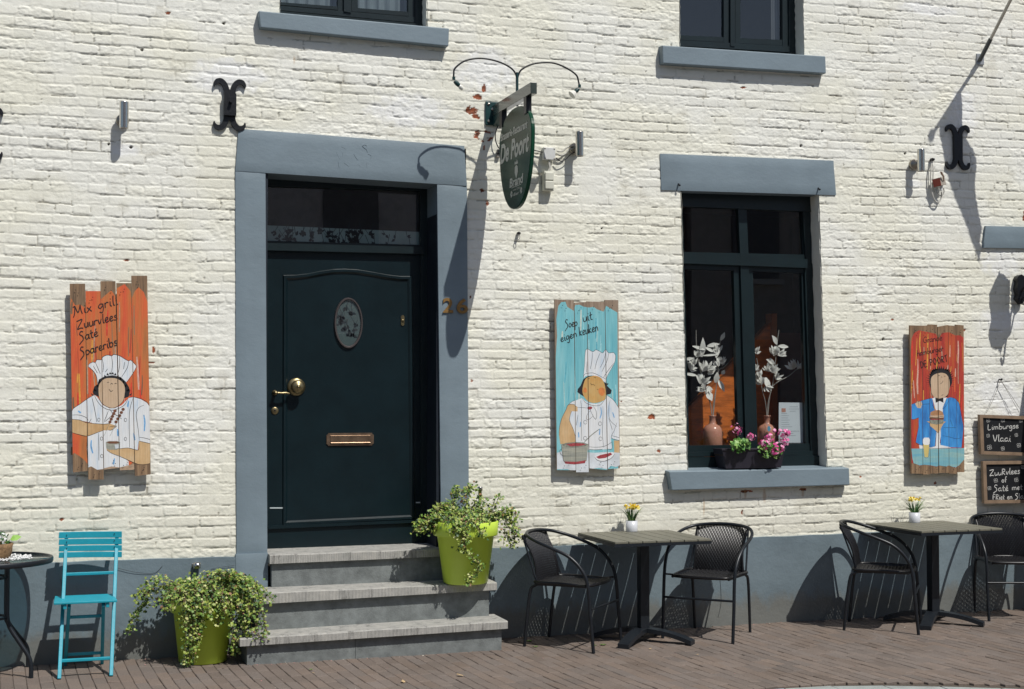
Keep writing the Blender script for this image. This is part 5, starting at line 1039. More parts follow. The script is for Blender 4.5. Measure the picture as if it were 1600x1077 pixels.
# ================================================================== chalk boards
CHALK = mat('chalk', (.62, .62, .60), .9, var=.15, scale=80); SLATE = mat('blackboard', (.010, .011, .014), .5, var=.5, scale=9); FRAME = mat('board_frame_wood', (.24, .165, .11), .6, var=.25, scale=12, stretch=(1, 1, 1))
def board(name, label, x0, y0, x1, y1, skew, texts, flowers):
    yf = -.055; tl, tr, br, bl = [(x0, y0), (x1, y0+skew), (x1+2, y1+skew), (x0+2, y1)]
    c_ = W(x0, y0, yf); rt = empty(name, (c_.x, 0, c_.z), label, 'chalkboard', 'chalkboards hanging at the right edge')
    P = [W(*q, yf+.012) for q in (tl, tr, br, bl)]; MB().prism(P, (0, .010, 0)).build('slate', SLATE, rt)
    fr_ = 5
    for pts in ([(x0, y0), (x1, y0+skew), (x1-fr_, y0+skew+fr_), (x0+fr_, y0+fr_)], [(x0, y0), (x0+fr_, y0+fr_), (x0+2+fr_, y1-fr_), (x0+2, y1)], [(x0+2, y1), (x0+2+fr_, y1-fr_), (x1+2-fr_, y1+skew-fr_), (x1+2, y1+skew)], [(x1, y0+skew), (x1+2, y1+skew), (x1+2-fr_, y1+skew-fr_), (x1-fr_, y0+skew+fr_)]):
        MB().px(pts, yf, yf+.030).build('frame_rail', FRAME, rt, bevel=.0015)
    ch = MB()
    def stroke(pts, w_):
        q = smooth_line([W(x_, y_, yf+.0115) for x_, y_ in pts], 3)
        for i in range(len(q)-1):
            t = (q[i+1]-q[i]).normalized(); nn_ = Vector((-t.z, 0, t.x))*w_/238./2; ch.add([q[i]-nn_, q[i]+nn_, q[i+1]+nn_, q[i+1]-nn_], [(0, 1, 2, 3)])
    for s_, p0, p1, h, w_ in texts:
        adv = sum(GL[c_][0] for c_ in s_); dx_, dy_ = p1[0]-p0[0], p1[1]-p0[1]; k_ = dx_/adv; x_ = 0
        for c2 in s_:
            for stx in GL[c2][1]: stroke([(p0[0]+(x_+gx)*k_, p0[1]+dy_*(x_+gx)/adv-gy*h) for gx, gy in stx], w_)
            x_ += GL[c2][0]
    for fx, fy, fs_ in flowers:
        for k_ in range(4): t = k_*math.pi/2+.6; stroke([(fx+fs_*(math.cos(t)*.55+.45*math.cos(u_)), fy+fs_*(math.sin(t)*.55+.45*math.sin(u_))) for u_ in np.linspace(0, 6.28, 7)], .55)
    ch.build('chalk_writing', CHALK, rt); return rt
b1 = board('chalkboard', 'upper small chalkboard reading Limburgse vlaai, hung on strings', 1531, 648, 1607, 710, 2.5, [('Limburgse', (1543, 672), (1592, 669), 9, 1.3), ('VlaaI'.replace('V', 'V').replace('I', 'i'), (1551, 690), (1580, 690), 11, 1.5)], [(1544, 657, 3.2), (1567, 657, 3.2), (1595, 657, 3.2), (1544, 681, 2.8), (1588, 680, 2.8), (1546, 699, 4), (1567, 701, 3.2), (1592, 696, 3.4)])
st_ = MB(); kx = W(1563.5, 594, -.03)
for q in ((1541, 646), (1592, 644), (1596, 643)): st_.tube(smooth_line([kx, W((1563.5+q[0])/2+1, (594+q[1])/2+1, -.04), W(*q, -.05)], 4), .0016, 5)
st_.build('string', mat('brown_string', (.14, .12, .09), .9), b1)
tag(MB().lathe(W(1563.5, 593, -.02), [(.006, -.02), (.006, .012), (.010, .014), (0, .016)], 8, axis='y').build('nail', M['black'], None, loc=W(1563.5, 593, -.02)), 'nail in the bricks that holds the chalkboard strings', 'nail')
board('chalkboard', 'lower small chalkboard reading Zuurvlees of Saté met friet', 1536, 721, 1612, 787, -1.0, [('ZuuRvlees', (1546, 744), (1594, 740), 10, 1.4), ('of', (1565, 754), (1573, 754), 9, 1.4), ('Saté', (1552, 768), (1576, 767), 10, 1.4), ('met', (1581, 766), (1598, 765), 9, 1.3), ('FRiet en', (1551, 781), (1582, 780), 8.5, 1.3), ('Sla', (1585, 780), (1600, 779), 8.5, 1.3)], [(1556, 751, 3.4), (1588, 750, 3.4), (1546, 763, 3.0), (1598, 730, 3)])
# ================================================================== bistro chairs and tables
M['tube'] = mat('charcoal_tube', (.012, .015, .020), .36, .2, var=.2, scale=20)
M['wicker'] = mat('black_wicker', (.006, .006, .008), .40, var=.4, scale=60, spec=.5)
def ribbon(mb, pts, side, w, th=.0022):
    """flat strand along pts; side = direction of its width"""
    P = [Vector(p_) for p_ in pts]; n = len(P); side = Vector(side); vs_ = []
    for i, p_ in enumerate(P):
        t = (P[min(i+1, n-1)]-P[max(i-1, 0)]).normalized(); nn_ = t.cross(side).normalized()*th
        vs_ += [p_-side*w/2, p_+nn_, p_+side*w/2, p_-nn_]
    mb.add(vs_, [(4*i+k, 4*i+(k+1) % 4, 4*i+4+(k+1) % 4, 4*i+4+k) for i in range(n-1) for k in range(4)])
def make_chair(label):
    r = empty('bistro_chair', (0, 0, 0), label, 'chair', 'black wicker bistro chairs at the square tables')
    hs = [(.255, .255, 0), (.257, .235, .22), (.257, .215, .44), (.262, .170, .545), (.272, .085, .625), (.280, -.03, .675), (.268, -.14, .712), (.215, -.235, .742), (.12, -.285, .757), (0, -.300, .762)]
    loop = [Vector(p_) for p_ in hs]+[Vector((-x_, y_, z_)) for x_, y_, z_ in hs[-2::-1]]
    MB().tube(smooth_line(loop, 6), .0115, 10).build('arm_frame', M['tube'], r)
    for s in (1, -1):
        MB().tube(smooth_line([(s*.205, .19, .425), (s*.205, -.10, .425), (s*.205, -.185, .415), (s*.210, -.225, .35), (s*.208, -.265, 0)], 6), .0105, 9).build('rear_leg', M['tube'], r)
        MB().tube([(s*.205, .10, .425), (s*.258, .20, .44)], .007, 7).build('bracket', M['tube'], r)
        MB().tube([(s*.21, -.17, .43), (s*.193, -.285, .745)], .007, 7).build('back_upright', M['tube'], r)
    MB().tube([(-.256, .238, .285), (.256, .238, .285)], .008, 8).build('stretcher', M['tube'], r)
    rim = [(.205, -.185), (.212, 0), (.205, .15), (.17, .205), (0, .222), (-.17, .205), (-.205, .15), (-.212, 0), (-.205, -.185), (0, -.195)]
    sm_ = smooth_line([(x_, y_, .437+(.0 if y_ < .1 else -.006)) for x_, y_ in rim], 5, True); MB().tube(sm_+[sm_[0]], .012, 8).build('seat_rim', M['wicker'], r)
    w = MB()
    for i in range(27):
        x_ = -.198+i*.0152; f_ = max(0, abs(x_)-.15)/.05; y1 = .212-.03*f_*f_
        pts = [(x_, y_, .437-.012*math.sin(math.pi*(y_+.19)/(.19+y1))+(.0025 if (i+j) % 2 else -.0025)) for j, y_ in enumerate(np.linspace(-.19, y1, 17))]
        ribbon(w, pts, (1, 0, 0), .0125)
    for j in range(24):
        y_ = -.18+j*.0165; ribbon(w, [(x_, y_, .435-.012*math.sin(math.pi*(y_+.19)/.40)+(.0025 if (i+j) % 2 else -.0025)) for i, x_ in enumerate(np.linspace(-.2, .2, 27))], (0, 1, 0), .009)
    w.build('woven_seat', M['wicker'], r)
    w = MB(); n_ = 35
    def bp(u_, v_):   # u -1..1, v 0..1 up the back
        hw_ = .185+.004*v_-.012*math.sin(math.pi*v_); y_ = -.185-.105*v_+.030*math.sin(math.pi*v_)-.014*(1-u_*u_)*(.4+.6*v_); top = .757-.020*abs(u_)**2.2
        return Vector((u_*hw_, y_, .435+(top-.435)*v_))
    for i in range(n_):
        u_ = -1+2*i/(n_-1); pts = []
        for j, v_ in enumerate(np.linspace(0, 1, 22)):
            q = bp(u_, v_); q.y += (.0012 if (i+j) % 2 else -.0012); pts.append(q)
        ribbon(w, pts, (1, 0, 0), .0105, .0030)
    for j in list(range(1, 5))+list(range(7, 22)):
        v_ = j/22.5; ribbon(w, [bp(u_, v_)+Vector((0, -.0040, 0)) for i, u_ in enumerate(np.linspace(-1, 1, 27))], (0, .2, .98), .0045)
    w.build('woven_back', M['wicker'], r)
    for s in (1, -1):
        MB().tube([bp(s, v_) for v_ in np.linspace(0, 1, 8)], .0085, 7).build('edge_binding', M['wicker'], r)
    return r
def az(fx, fy): return math.atan2(fy, fx)-math.pi/2
c1 = make_chair('black wicker chair facing right, at the left side of the nearer square table')
c2 = copy_tree(c1); c3 = copy_tree(c1); c4 = copy_tree(c1)
for c_, x_, y_, a_, l_ in ((c1, 3.555, -.418, az(.72, -.69), None), (c2, 4.605, -.385, az(-.72, -.69), 'black wicker chair turned to the left, between the two square tables and beside the first'),
                           (c3, 5.965, -.475, az(.80, -.60), 'black wicker chair facing right, in front of the plinth below the tall window'), (c4, 7.20, -.330, az(-.34, -.94), 'black wicker chair cut by the right edge, below the chalkboards')):
    c_.location = (x_, y_, 0); c_.rotation_euler = (0, 0, a_)
    if l_: c_['label'] = l_
M['slat'] = mat('olive_grey_slats', (.145, .140, .108), .55, var=.18, scale=9, bump=.0008, bscale=60, stretch=(18, 1, 1))
M['tframe'] = mat('table_black_metal', (.012, .016, .022), .42, .2, var=.2)
def make_table(label):
    r = empty('square_table', (0, 0, 0), label, 'table', 'square slatted bistro tables'); hw_ = .352; zt_ = .722
    for i in range(7):
        a_ = -hw_+i*2*hw_/7; MB().box(a_+.003, a_+2*hw_/7-.003, -hw_, hw_, zt_-.014, zt_).build('slat', M['slat'], r, bevel=.002)
    MB().box(-hw_, hw_, -hw_, -hw_+.02, zt_-.034, zt_-.0145).box(-hw_, hw_, hw_-.02, hw_, zt_-.034, zt_-.0145).box(-hw_, -hw_+.02, -hw_+.02, hw_-.02, zt_-.034, zt_-.0145).box(hw_-.02, hw_, -hw_+.02, hw_-.02, zt_-.034, zt_-.0145).box(-.02, .02, -hw_+.02, hw_-.02, zt_-.036, zt_-.0145).build('top_frame', M['tframe'], r)
    MB().box(-.034, .034, -.034, .034, .075, zt_-.036).build('column', M['tframe'], r, bevel=.006)
    for k in range(4):
        mb = MB(); Mx = Matrix.Rotation(R(45+90*k), 4, 'Z'); P = []
        for t in np.linspace(0, 1, 12):
            x_ = .02+.34*t; z_ = .092-.062*t**2.0; P.append((x_, z_, .042-.002*t, .036))
        for (xa, za, wa, ta), (xb, zb, wb, tb) in zip(P, P[1:]):
            vs_ = [Mx @ Vector(v_) for v_ in ((xa, -wa, za), (xa, wa, za), (xa, wa, za-ta*.8), (xa, -wa, za-ta*.8), (xb, -wb, zb), (xb, wb, zb), (xb, wb, max(0, zb-tb*.8)), (xb, -wb, max(0, zb-tb*.8)))]
            mb.add(vs_, [(0, 4, 5, 1), (1, 5, 6, 2), (2, 6, 7, 3), (3, 7, 4, 0)])
        vs_ = mb.v[-4:]; mb.add(vs_, [(0, 3, 2, 1)]); mb.build('foot', M['tframe'], r, bevel=.0)
    return r
t1 = make_table('square table of olive grey slats standing right of the green door and steps')
t2 = copy_tree(t1); t2['label'] = 'square slatted table near the right edge, below the red painted sign'
t1.location = (4.072, -.435, 0); t1.rotation_euler = (0, 0, R(-1)); t2.location = (6.43, -.42, 0); t2.rotation_euler = (0, 0, R(1))
# ---- daffodil pots on the tables
M['pot_white'] = mat('white_glazed_pot', (.60, .62, .66), .35, var=.03); M['blade'] = mat('blade_green', (.035, .12, .028), .5, var=.4, scale=40); M['blade2'] = mat('pale_blade', (.20, .30, .09), .5, var=.3, scale=40); M['yel'] = mat('daffodil_yellow', (.85, .62, .04), .6, var=.15, scale=90); M['yel2'] = mat('daffodil_pale', (.85, .76, .22), .6, var=.1); M['soil'] = mat('potting_soil', (.04, .026, .018), 1, var=.5, scale=90, bump=.006, bscale=90)
def daffodils(loc, label, n, flowers, seed, wide):
    rs = random.Random(seed); r = empty('daffodil_pot', loc, label, 'potted flowers', 'little daffodil pots on the tables'); L = Vector(loc); h = .078
    MB().lathe(L, [(0, 0), (.040, 0), (.042, .004), (.0425, h), (.0395, h), (.039, h-.012), (0, h-.012)], 28).build('pot', M['pot_white'], r); bl = MB()
    for i in range(n):
        a_ = rs.uniform(0, 6.28); q = rs.random(); ln_ = rs.uniform(.07, .125); sp = (.16+q*.42)*(1 if i > n*wide else 2.4); x0_, y0_ = .022*math.cos(a_), .022*math.sin(a_)
        pts = [L+Vector((x0_+math.cos(a_)*sp*ln_*t*t*1.1, y0_+math.sin(a_)*sp*ln_*t*t*1.1, h-.014+ln_*t*(1-.15*t*sp))) for t in np.linspace(0, 1, 6)]
        sd_ = Vector((-math.sin(a_+.7), math.cos(a_+.7), 0)); w_ = .0042
        vs_ = []; 
        for j, p_ in enumerate(pts): ww = w_*(1-.85*(j/5)**2); vs_ += [p_-sd_*ww, p_+sd_*ww]
        bl.add(vs_, [(2*j, 2*j+1, 2*j+3, 2*j+2) for j in range(5)], 0 if rs.random() < .7 else 1)
    bl.build('leaves', [M['blade'], M['blade2']], r)
    for i in range(flowers):
        a_ = rs.uniform(0, 6.28); rr_ = .046*math.sqrt(rs.random()); c_ = L+Vector((rr_*math.cos(a_)*1.15, rr_*math.sin(a_), h+rs.uniform(.082, .108))); tilt = Matrix.Rotation(rs.uniform(-.6, .9), 4, 'X') @ Matrix.Rotation(rs.uniform(-.6, .6), 4, 'Y'); fl_ = MB()
        for k in range(6):
            b_ = k*1.047; P = [(.002, 0, 0), (.010, .006, .002), (.018, 0, .001), (.010, -.006, .002)]
            fl_.add([c_+tilt @ Vector((x_*math.cos(b_)-y_*math.sin(b_), x_*math.sin(b_)+y_*math.cos(b_), z_)) for x_, y_, z_ in P], [(0, 1, 2, 3)], 1)
        fl_.add([c_+tilt @ Vector((r_*math.cos(k*.785), r_*math.sin(k*.785), z_)) for r_, z_ in ((.0045, .001), (.0075, .012)) for k in range(8)], [(k, (k+1) % 8, 8+(k+1) % 8, 8+k) for k in range(8)], 0)
        fl_.build('flower', [M['yel'], M['yel2']], r)
p_ = W(987, 826.5, -.13); daffodils((p_.x, p_.y, .7222), 'white pot of many small yellow daffodils on the left slatted table', 60, 28, 3, .10)
p_ = W(1429, 813.5, -.15); daffodils((p_.x, p_.y, .7222), 'white pot with a few yellow daffodils and spreading blades, right slatted table', 46, 11, 8, .35)

# ================================================================== turquoise folding chair
TQ = mat('turquoise_paint', (.012, .30, .40), .45, var=.10, scale=10, bump=.0008, bscale=40, stain=((.10, .36, .42), .63, 45))
fc = empty('folding_chair', (.38, -.35, 0), 'turquoise painted wooden folding chair with slatted back, between round table and ivy', 'chair')
def bar(name, p0, p1, wx, wy, m=TQ, parent=fc, bev=.003):
    p0, p1 = Vector(p0), Vector(p1); d_ = (p1-p0).normalized(); side = Vector((1, 0, 0)) if abs(d_.x) < .7 else Vector((0, 0, 1))
    side = (side-d_*side.dot(d_)).normalized(); nn_ = d_.cross(side)
    vs_ = [p_+side*a_*wx/2+nn_*b_*wy/2 for p_ in (p0, p1) for a_, b_ in ((-1, -1), (1, -1), (1, 1), (-1, 1))]
    return MB().add(vs_, [(0, 1, 2, 3)[::-1], (4, 5, 6, 7), (0, 1, 5, 4), (1, 2, 6, 5), (2, 3, 7, 6), (3, 0, 4, 7)]).build(name, m, parent, bevel=bev)
fl_ = W(92.5, 1060, -.555); fr_ = W(173.5, 1056, -.555); fl_.z = fr_.z = 0
tl_ = W(104, 836, -.12); tr_ = W(183, 836, -.12); tl_.z = tr_.z = .835
bar('front_leg', fl_, fl_.lerp(tl_, .985), .022, .030); bar('front_leg', fr_, fr_.lerp(tr_, .985), .022, .030)
rl_ = Vector((fl_.x+.045, -.11, 0)); rr_ = Vector((fr_.x-.03, -.11, 0)); sl_ = Vector((fl_.x+.055, -.49, .44)); sr_ = Vector((fr_.x-.045, -.49, .44))
bar('rear_leg', rl_, rl_.lerp(sl_, .96), .020, .030); bar('rear_leg', rr_, rr_.lerp(sr_, .96), .020, .030)
def onleg(a_, b_, z_): t = (z_-a_.z)/(b_.z-a_.z); return a_.lerp(b_, t)
bar('rail', onleg(fl_, tl_, .10), onleg(fr_, tr_, .10), .018, .022); bar('rail', onleg(fl_, tl_, .585), onleg(fr_, tr_, .585), .018, .020); bar('rail', onleg(rl_, sl_, .08), onleg(rr_, sr_, .08), .018, .02); bar('rail', onleg(rl_, sl_, .34)+Vector((0, .02, 0)), onleg(rr_, sr_, .34)+Vector((0, .02, 0)), .018, .02)
for y0_, y1_ in ((831.5, 840.5), (842.5, 850.8), (853, 861), (863.2, 871)):
    yy = -.185-.02*(y0_-831)/40; q = [W(92.5, y0_+.2, yy), W(190.5, y0_-.9, yy), W(190.5, y1_+.0, yy), W(91.5, y1_+1.1, yy)]
    mb = MB(); n_ = 8; F0 = []; 
    for i in range(n_+1):
        t = i/n_; dy = .018*math.sin(math.pi*t); a_ = q[0].lerp(q[1], t); b_ = q[3].lerp(q[2], t); F0 += [(a_.x, yy+dy, a_.z), (b_.x, yy+dy, b_.z), (b_.x, yy+dy+.012, b_.z), (a_.x, yy+dy+.012, a_.z)]
    mb.add(F0, [(4*i+k, 4*i+(k+1) % 4, 4*i+4+(k+1) % 4, 4*i+4+k) for i in range(n_) for k in range(4)]+[(3, 2, 1, 0), (4*n_, 4*n_+1, 4*n_+2, 4*n_+3)]); s_ = mb.build('back_slat', TQ, fc, bevel=.002)
    for tx in (.12, .88): a_ = q[0].lerp(q[2], .5); x_ = q[0].x+(q[1].x-q[0].x)*tx; MB().lathe((x_, yy+.006*0+.004, (q[0].z+q[3].z)/2), [(.003, 0), (.003, .004), (0, .004)], 8, axis='y').build('screw', M['black'], s_)
mb = MB(); q = [(fl_.x-.038, -.545, .447), (fr_.x+.030, -.535, .452)]; 
for i in range(6):
    y0_ = -.500+i*.050; a_ = .012*i/5
    s_ = MB(); s_.add([(fl_.x-.035+a_, y0_, .448+.0*i), (fr_.x+.035-a_, y0_, .448), (fr_.x+.035-a_, y0_+.046, .449), (fl_.x-.035+a_, y0_+.046, .449), (fl_.x-.035+a_, y0_, .434), (fr_.x+.035-a_, y0_, .434), (fr_.x+.035-a_, y0_+.046, .435), (fl_.x-.035+a_, y0_+.046, .435)], [(0, 1, 2, 3), (7, 6, 5, 4), (0, 4, 5, 1), (1, 5, 6, 2), (2, 6, 7, 3), (3, 7, 4, 0)]); s_.build('seat_slat', TQ, fc, bevel=.003)
bar('seat_rail', (fl_.x+.03, -.49, .418), (fl_.x+.03, -.22, .420), .020, .030); bar('seat_rail', (fr_.x-.02, -.49, .418), (fr_.x-.02, -.22, .420), .020, .030)

# ================================================================== round glass table at the left edge
cx_, cy_ = -.180, -.385; rt = empty('round_table', (cx_, cy_, 0), 'round glass topped garden table with curved dark legs at the left edge', 'table')
MB().lathe((cx_, cy_, .706), [(.0, 0), (.357, 0), (.357, .006), (0, .006)], 64).build('glass_top', M['tableglass'], rt)
MB().lathe((cx_, cy_, .70), [(.352, -.016), (.366, -.016), (.370, -.008), (.370, .010), (.366, .016), (.356, .016), (.352, .010), (.352, -.016)], 72).build('rim', M['tframe'], rt)
for a_ in (R(-16), R(52), R(142), R(232)):
    ux, uy = math.cos(a_), math.sin(a_); k_ = [(.112, .69), (.112, .45), (.114, .36), (.130, .30), (.185, .215), (.235, .14), (.256, .08), (.258, 0)] if a_ < 0 else [(.165, .69), (.165, .36), (.19, .30), (.27, .22), (.345, .15), (.375, .09), (.378, 0)]
    MB().tube(smooth_line([(cx_+ux*r_, cy_+uy*r_, z_) for r_, z_ in k_], 6), .0135, 10).build('leg', M['tframe'], rt)
for z_ in (.60, .36): MB().lathe((cx_, cy_, z_), [(.107, -.008), (.115, 0), (.107, .008), (.099, 0), (.107, -.008)], 48).build('brace_ring', M['tframe'], rt)
bk = Vector((-.145, -.43, .713)); bs = empty('flower_basket', bk, 'brown basket with white flowers and a light green leaf on the round table', 'flower basket')
mb = MB(); 
vs_ = []; nn = 40
for j, (r_, z_) in enumerate([(.075, 0), (.088, .02), (.096, .045), (.10, .07), (.104, .092), (.098, .094)]):
    for k in range(nn): t = 2*math.pi*k/nn; q = r_+.004*math.sin(10*t+j*1.57); vs_.append((bk.x+q*math.cos(t), bk.y+q*math.sin(t), bk.z+z_))
mb.add(vs_, [(j*nn+k, j*nn+(k+1) % nn, (j+1)*nn+(k+1) % nn, (j+1)*nn+k) for j in range(5) for k in range(nn)], 0, True); mb.build('basket', mat('basket_brown', (.26, .16, .08), .8, var=.45, scale=60, bump=.004, bscale=90), bs)
M['white_petal'] = mat('white_petal', (.72, .73, .74), .6, var=.05); M['lf_light'] = mat('fresh_leaf', (.22, .42, .06), .5, var=.2, scale=30)
rs = random.Random(5); mb = MB(); mp_ = MB()
for i in range(260):
    th, ph = rs.uniform(0, 6.28), rs.uniform(.05, 1.35); r_ = rs.uniform(.05, .105); c_ = bk+Vector((r_*math.sin(ph)*math.cos(th), r_*math.sin(ph)*math.sin(th), .08+r_*math.cos(ph)*.8)); s_ = rs.uniform(.008, .016)
    a_ = Vector((rs.gauss(0, 1), rs.gauss(0, 1), rs.gauss(0, 1))).normalized(); b_ = a_.orthogonal().normalized(); t_ = mb if rs.random() < .62 else mp_
    t_.add([c_-a_*s_, c_+b_*s_*.5, c_+a_*s_, c_-b_*s_*.5], [(0, 1, 2, 3)])
mb.build('foliage', M['blade'], bs); mp_.build('blossom', M['white_petal'], bs)
mb = MB(); q = bk+Vector((.115, -.01, .125)); mb.add([q+Vector(v_) for v_ in ((-.03, 0, -.01), (-.015, .01, .014), (.01, .01, .016), (.035, 0, .004), (.008, -.01, -.016), (-.018, -.01, -.018), (0, 0, .0))], [(0, 1, 6), (1, 2, 6), (2, 3, 6), (3, 4, 6), (4, 5, 6), (5, 0, 6)]); mb.tube([bk+Vector((.04, 0, .08)), q+Vector((-.03, 0, -.01))], .0018, 5); mb.build('large_leaf', M['lf_light'], bs)
q = Vector((-.125, -.42, .7125)); pe = MB(); rs = random.Random(9)
for i in range(420):
    a_ = rs.uniform(0, 6.28); r_ = .165*math.sqrt(rs.random()); c_ = q+Vector((r_*math.cos(a_)*1.25, r_*math.sin(a_), rs.uniform(.003, .012))); s_ = rs.uniform(.005, .009); b0 = []
    for k in range(4): b0.append(c_+Vector((s_*math.cos(k*1.57+a_), s_*.8*math.sin(k*1.57+a_), 0)))
    pe.add([c_+Vector((0, 0, s_*.6)), c_-Vector((0, 0, s_*.5))]+b0, [(0, 2, 3), (0, 3, 4), (0, 4, 5), (0, 5, 2), (1, 3, 2), (1, 4, 3), (1, 5, 4), (1, 2, 5)])
tag(pe.build('table_doily', M['white_petal'], None, loc=q), 'white pebbly doily under the basket on the round table', 'doily', kind='stuff')

# ================================================================== ivy in lime green pots
LIME = mat('lime_plastic', (.56, .76, .08), .38, var=.06, scale=5); LIME2 = mat('lime_plastic_left', (.46, .63, .06), .42, var=.10, scale=5)
IV = [mat('ivy_green', (.12, .22, .035), .5, var=.3, scale=50), mat('ivy_pale', (.27, .34, .06), .5, var=.25, scale=50), mat('ivy_cream', (.48, .50, .20), .55, var=.2, scale=50), mat('ivy_dead', (.24, .12, .055), .6, var=.3, scale=50), mat('ivy_deep', (.035, .085, .02), .5, var=.3, scale=50)]
STEM = mat('ivy_stem', (.20, .14, .08), .8)
def ivy(parent, vines, seed, leafs, ground=.01):
    rs = random.Random(seed); lf = MB(); stm = MB(); cnt = 0
    for pts, n_side, spread, dens in vines:
        for v_ in range(n_side):
            off = Vector((rs.gauss(0, spread), rs.gauss(0, spread*.8), rs.gauss(0, spread*.6))); P = [Vector(p_)+off*(i/(len(pts)-1))**.7+Vector((rs.gauss(0, .006), rs.gauss(0, .006), rs.gauss(0, .006))) for i, p_ in enumerate(pts)]
            P = smooth_line(P, 6)
            for p_ in P: p_.y = min(p_.y, -.035); p_.z = max(p_.z, ground)
            if n_side < 4 or v_ % 2 == 0: stm.tube(P, .0016, 4, caps=False)
            ln_ = sum((P[i+1]-P[i]).length for i in range(len(P)-1)); nl = int(ln_*dens*1.55)
            for k in range(nl):
                t = (k+rs.random())/nl*(len(P)-1); i = min(int(t), len(P)-2); c_ = P[i].lerp(P[i+1], t-i)+Vector((rs.gauss(0, .016), rs.gauss(0, .016), rs.gauss(0, .013))); c_.y = min(c_.y, -.03); c_.z = max(c_.z, ground)
                s_ = rs.uniform(.0065, .0150); nrm = Vector((rs.gauss(0, .55), -.75+rs.gauss(0, .5), .75+rs.gauss(0, .5))).normalized(); a_ = nrm.orthogonal().normalized(); a_ = Matrix.Rotation(rs.uniform(0, 6.28), 3, nrm) @ a_; b_ = nrm.cross(a_)
                O = [(-.55, 0), (-.75, .5), (-.15, .45), (.1, .95), (.4, .4), (1.15, 0), (.4, -.4), (.1, -.95), (-.15, -.45), (-.75, -.5)]
                mi_ = rs.choices((0, 1, 2, 3, 4), (34, 38, 9, 3, 16))[0]; cu_ = rs.uniform(-.25, .1)
                lf.add([c_]+[c_+(a_*x_+b_*y_)*s_+nrm*s_*cu_*(abs(y_)+abs(x_)*.5) for x_, y_ in O], [(0, k2_+1, (k2_+1) % 10+1) for k2_ in range(10)], mi_); cnt += 1
    lf.build('ivy_leaves', IV, parent); stm.build('stems', STEM, parent)
def lime_pot(c, rb, rt_, h, label, m, rim):
    r = empty('ivy_pot', c, label, 'potted ivy'); C = Vector(c)
    MB().lathe(C, [(0, .0), (rb-.012, 0), (rb, .008), (rb+(rt_-.012-rb)*(h-rim)/h, h-rim), (rt_-.004, h-rim), (rt_, h-rim+.006), (rt_+.004, h-.004), (rt_+.001, h), (rt_-.008, h), (rt_-.012, h-.03), (0, h-.03)], 56).build('pot', m, r)
    MB().lathe(C+Vector((0, 0, h-.028)), [(rt_-.014, 0), (rt_*.5, .008), (0, .012)], 24).build('soil', M['soil'], r); return r
def T(px_, py_, y_): return W(px_, py_, y_)
pc = Vector((1.105, -.235, 0)); r = lime_pot(pc, .150, .205, .395, 'lime green pot of trailing ivy on the pavement left of the steps', LIME2, .075)
top = pc+Vector((0, 0, .40)); yv = -.235
vines = []
rs = random.Random(2)
for a_ in np.linspace(0, 6.28, 22)[:-1]:
    u_ = Vector((math.cos(a_), math.sin(a_), 0)); vines.append(([top+u_*.02, top+u_*.10+Vector((0, 0, .07+.03*math.sin(a_*3))), top+u_*.19+Vector((0, 0, .055)), top+u_*.25+Vector((0, -.0, -.03))], 3, .035, 95))
vines += [([top, T(270, 915, -.25), T(235, 925, -.22), T(222, 945, -.20), T(212, 965, -.20), T(200, 984, -.20)], 3, .022, 85), ([top, T(255, 905, -.25), T(232, 922, -.25), T(225, 935, -.25)], 3, .03, 90)]
for x_, xe, ye, n_ in ((292, 284, 975, 2), (298, 296, 1034, 5), (306, 300, 1012, 5), (316, 308, 1000, 4), (322, 316, 985, 3), (338, 334, 962, 3), (350, 345, 975, 3), (362, 362, 1022, 4), (372, 380, 1005, 4), (306, 296, 1036, 3)):
    vines.append(([top, T(x_, 915, -.40), T(x_-2, 945, -.45), T(.5*(x_+xe), (945+ye)/2, -.44), T(xe, ye, -.43)], n_, .022, 75))
for xe, ye, n_ in ((392, 1000, 4), (405, 1000, 3), (412, 990, 3), (420, 940, 4), (400, 950, 6), (388, 970, 6), (376, 930, 7), (395, 925, 5), (350, 905, 6), (368, 905, 5), (330, 900, 5), (300, 905, 5)):
    vines.append(([top+Vector((.05, 0, .02)), T(360, 908, -.30), T((360+xe)/2+8, min(915, ye-4), -.40), T(xe, ye, -.50 if xe > 380 else -.36)], n_, .026, 75))
ivy(r, vines, 3, 0)
pc = Vector((2.845, -.255, .428)); r = lime_pot(pc, .150, .217, .415, 'lime green pot of trailing ivy on the second step, right of the door', LIME, .095)
top = pc+Vector((0, 0, .41)); vines = []
for a_ in np.linspace(0, 6.28, 18)[:-1]:
    if -.75 < math.cos(a_) and math.sin(a_) < -.2 and math.cos(a_) > .1: continue
    u_ = Vector((math.cos(a_), math.sin(a_)*.8, 0)); vines.append(([top+u_*.02, top+u_*.09+Vector((0, 0, .06)), top+u_*.18+Vector((0, 0, .045)), top+u_*.225+Vector((0, 0, -.005))], 4, .03, 80))
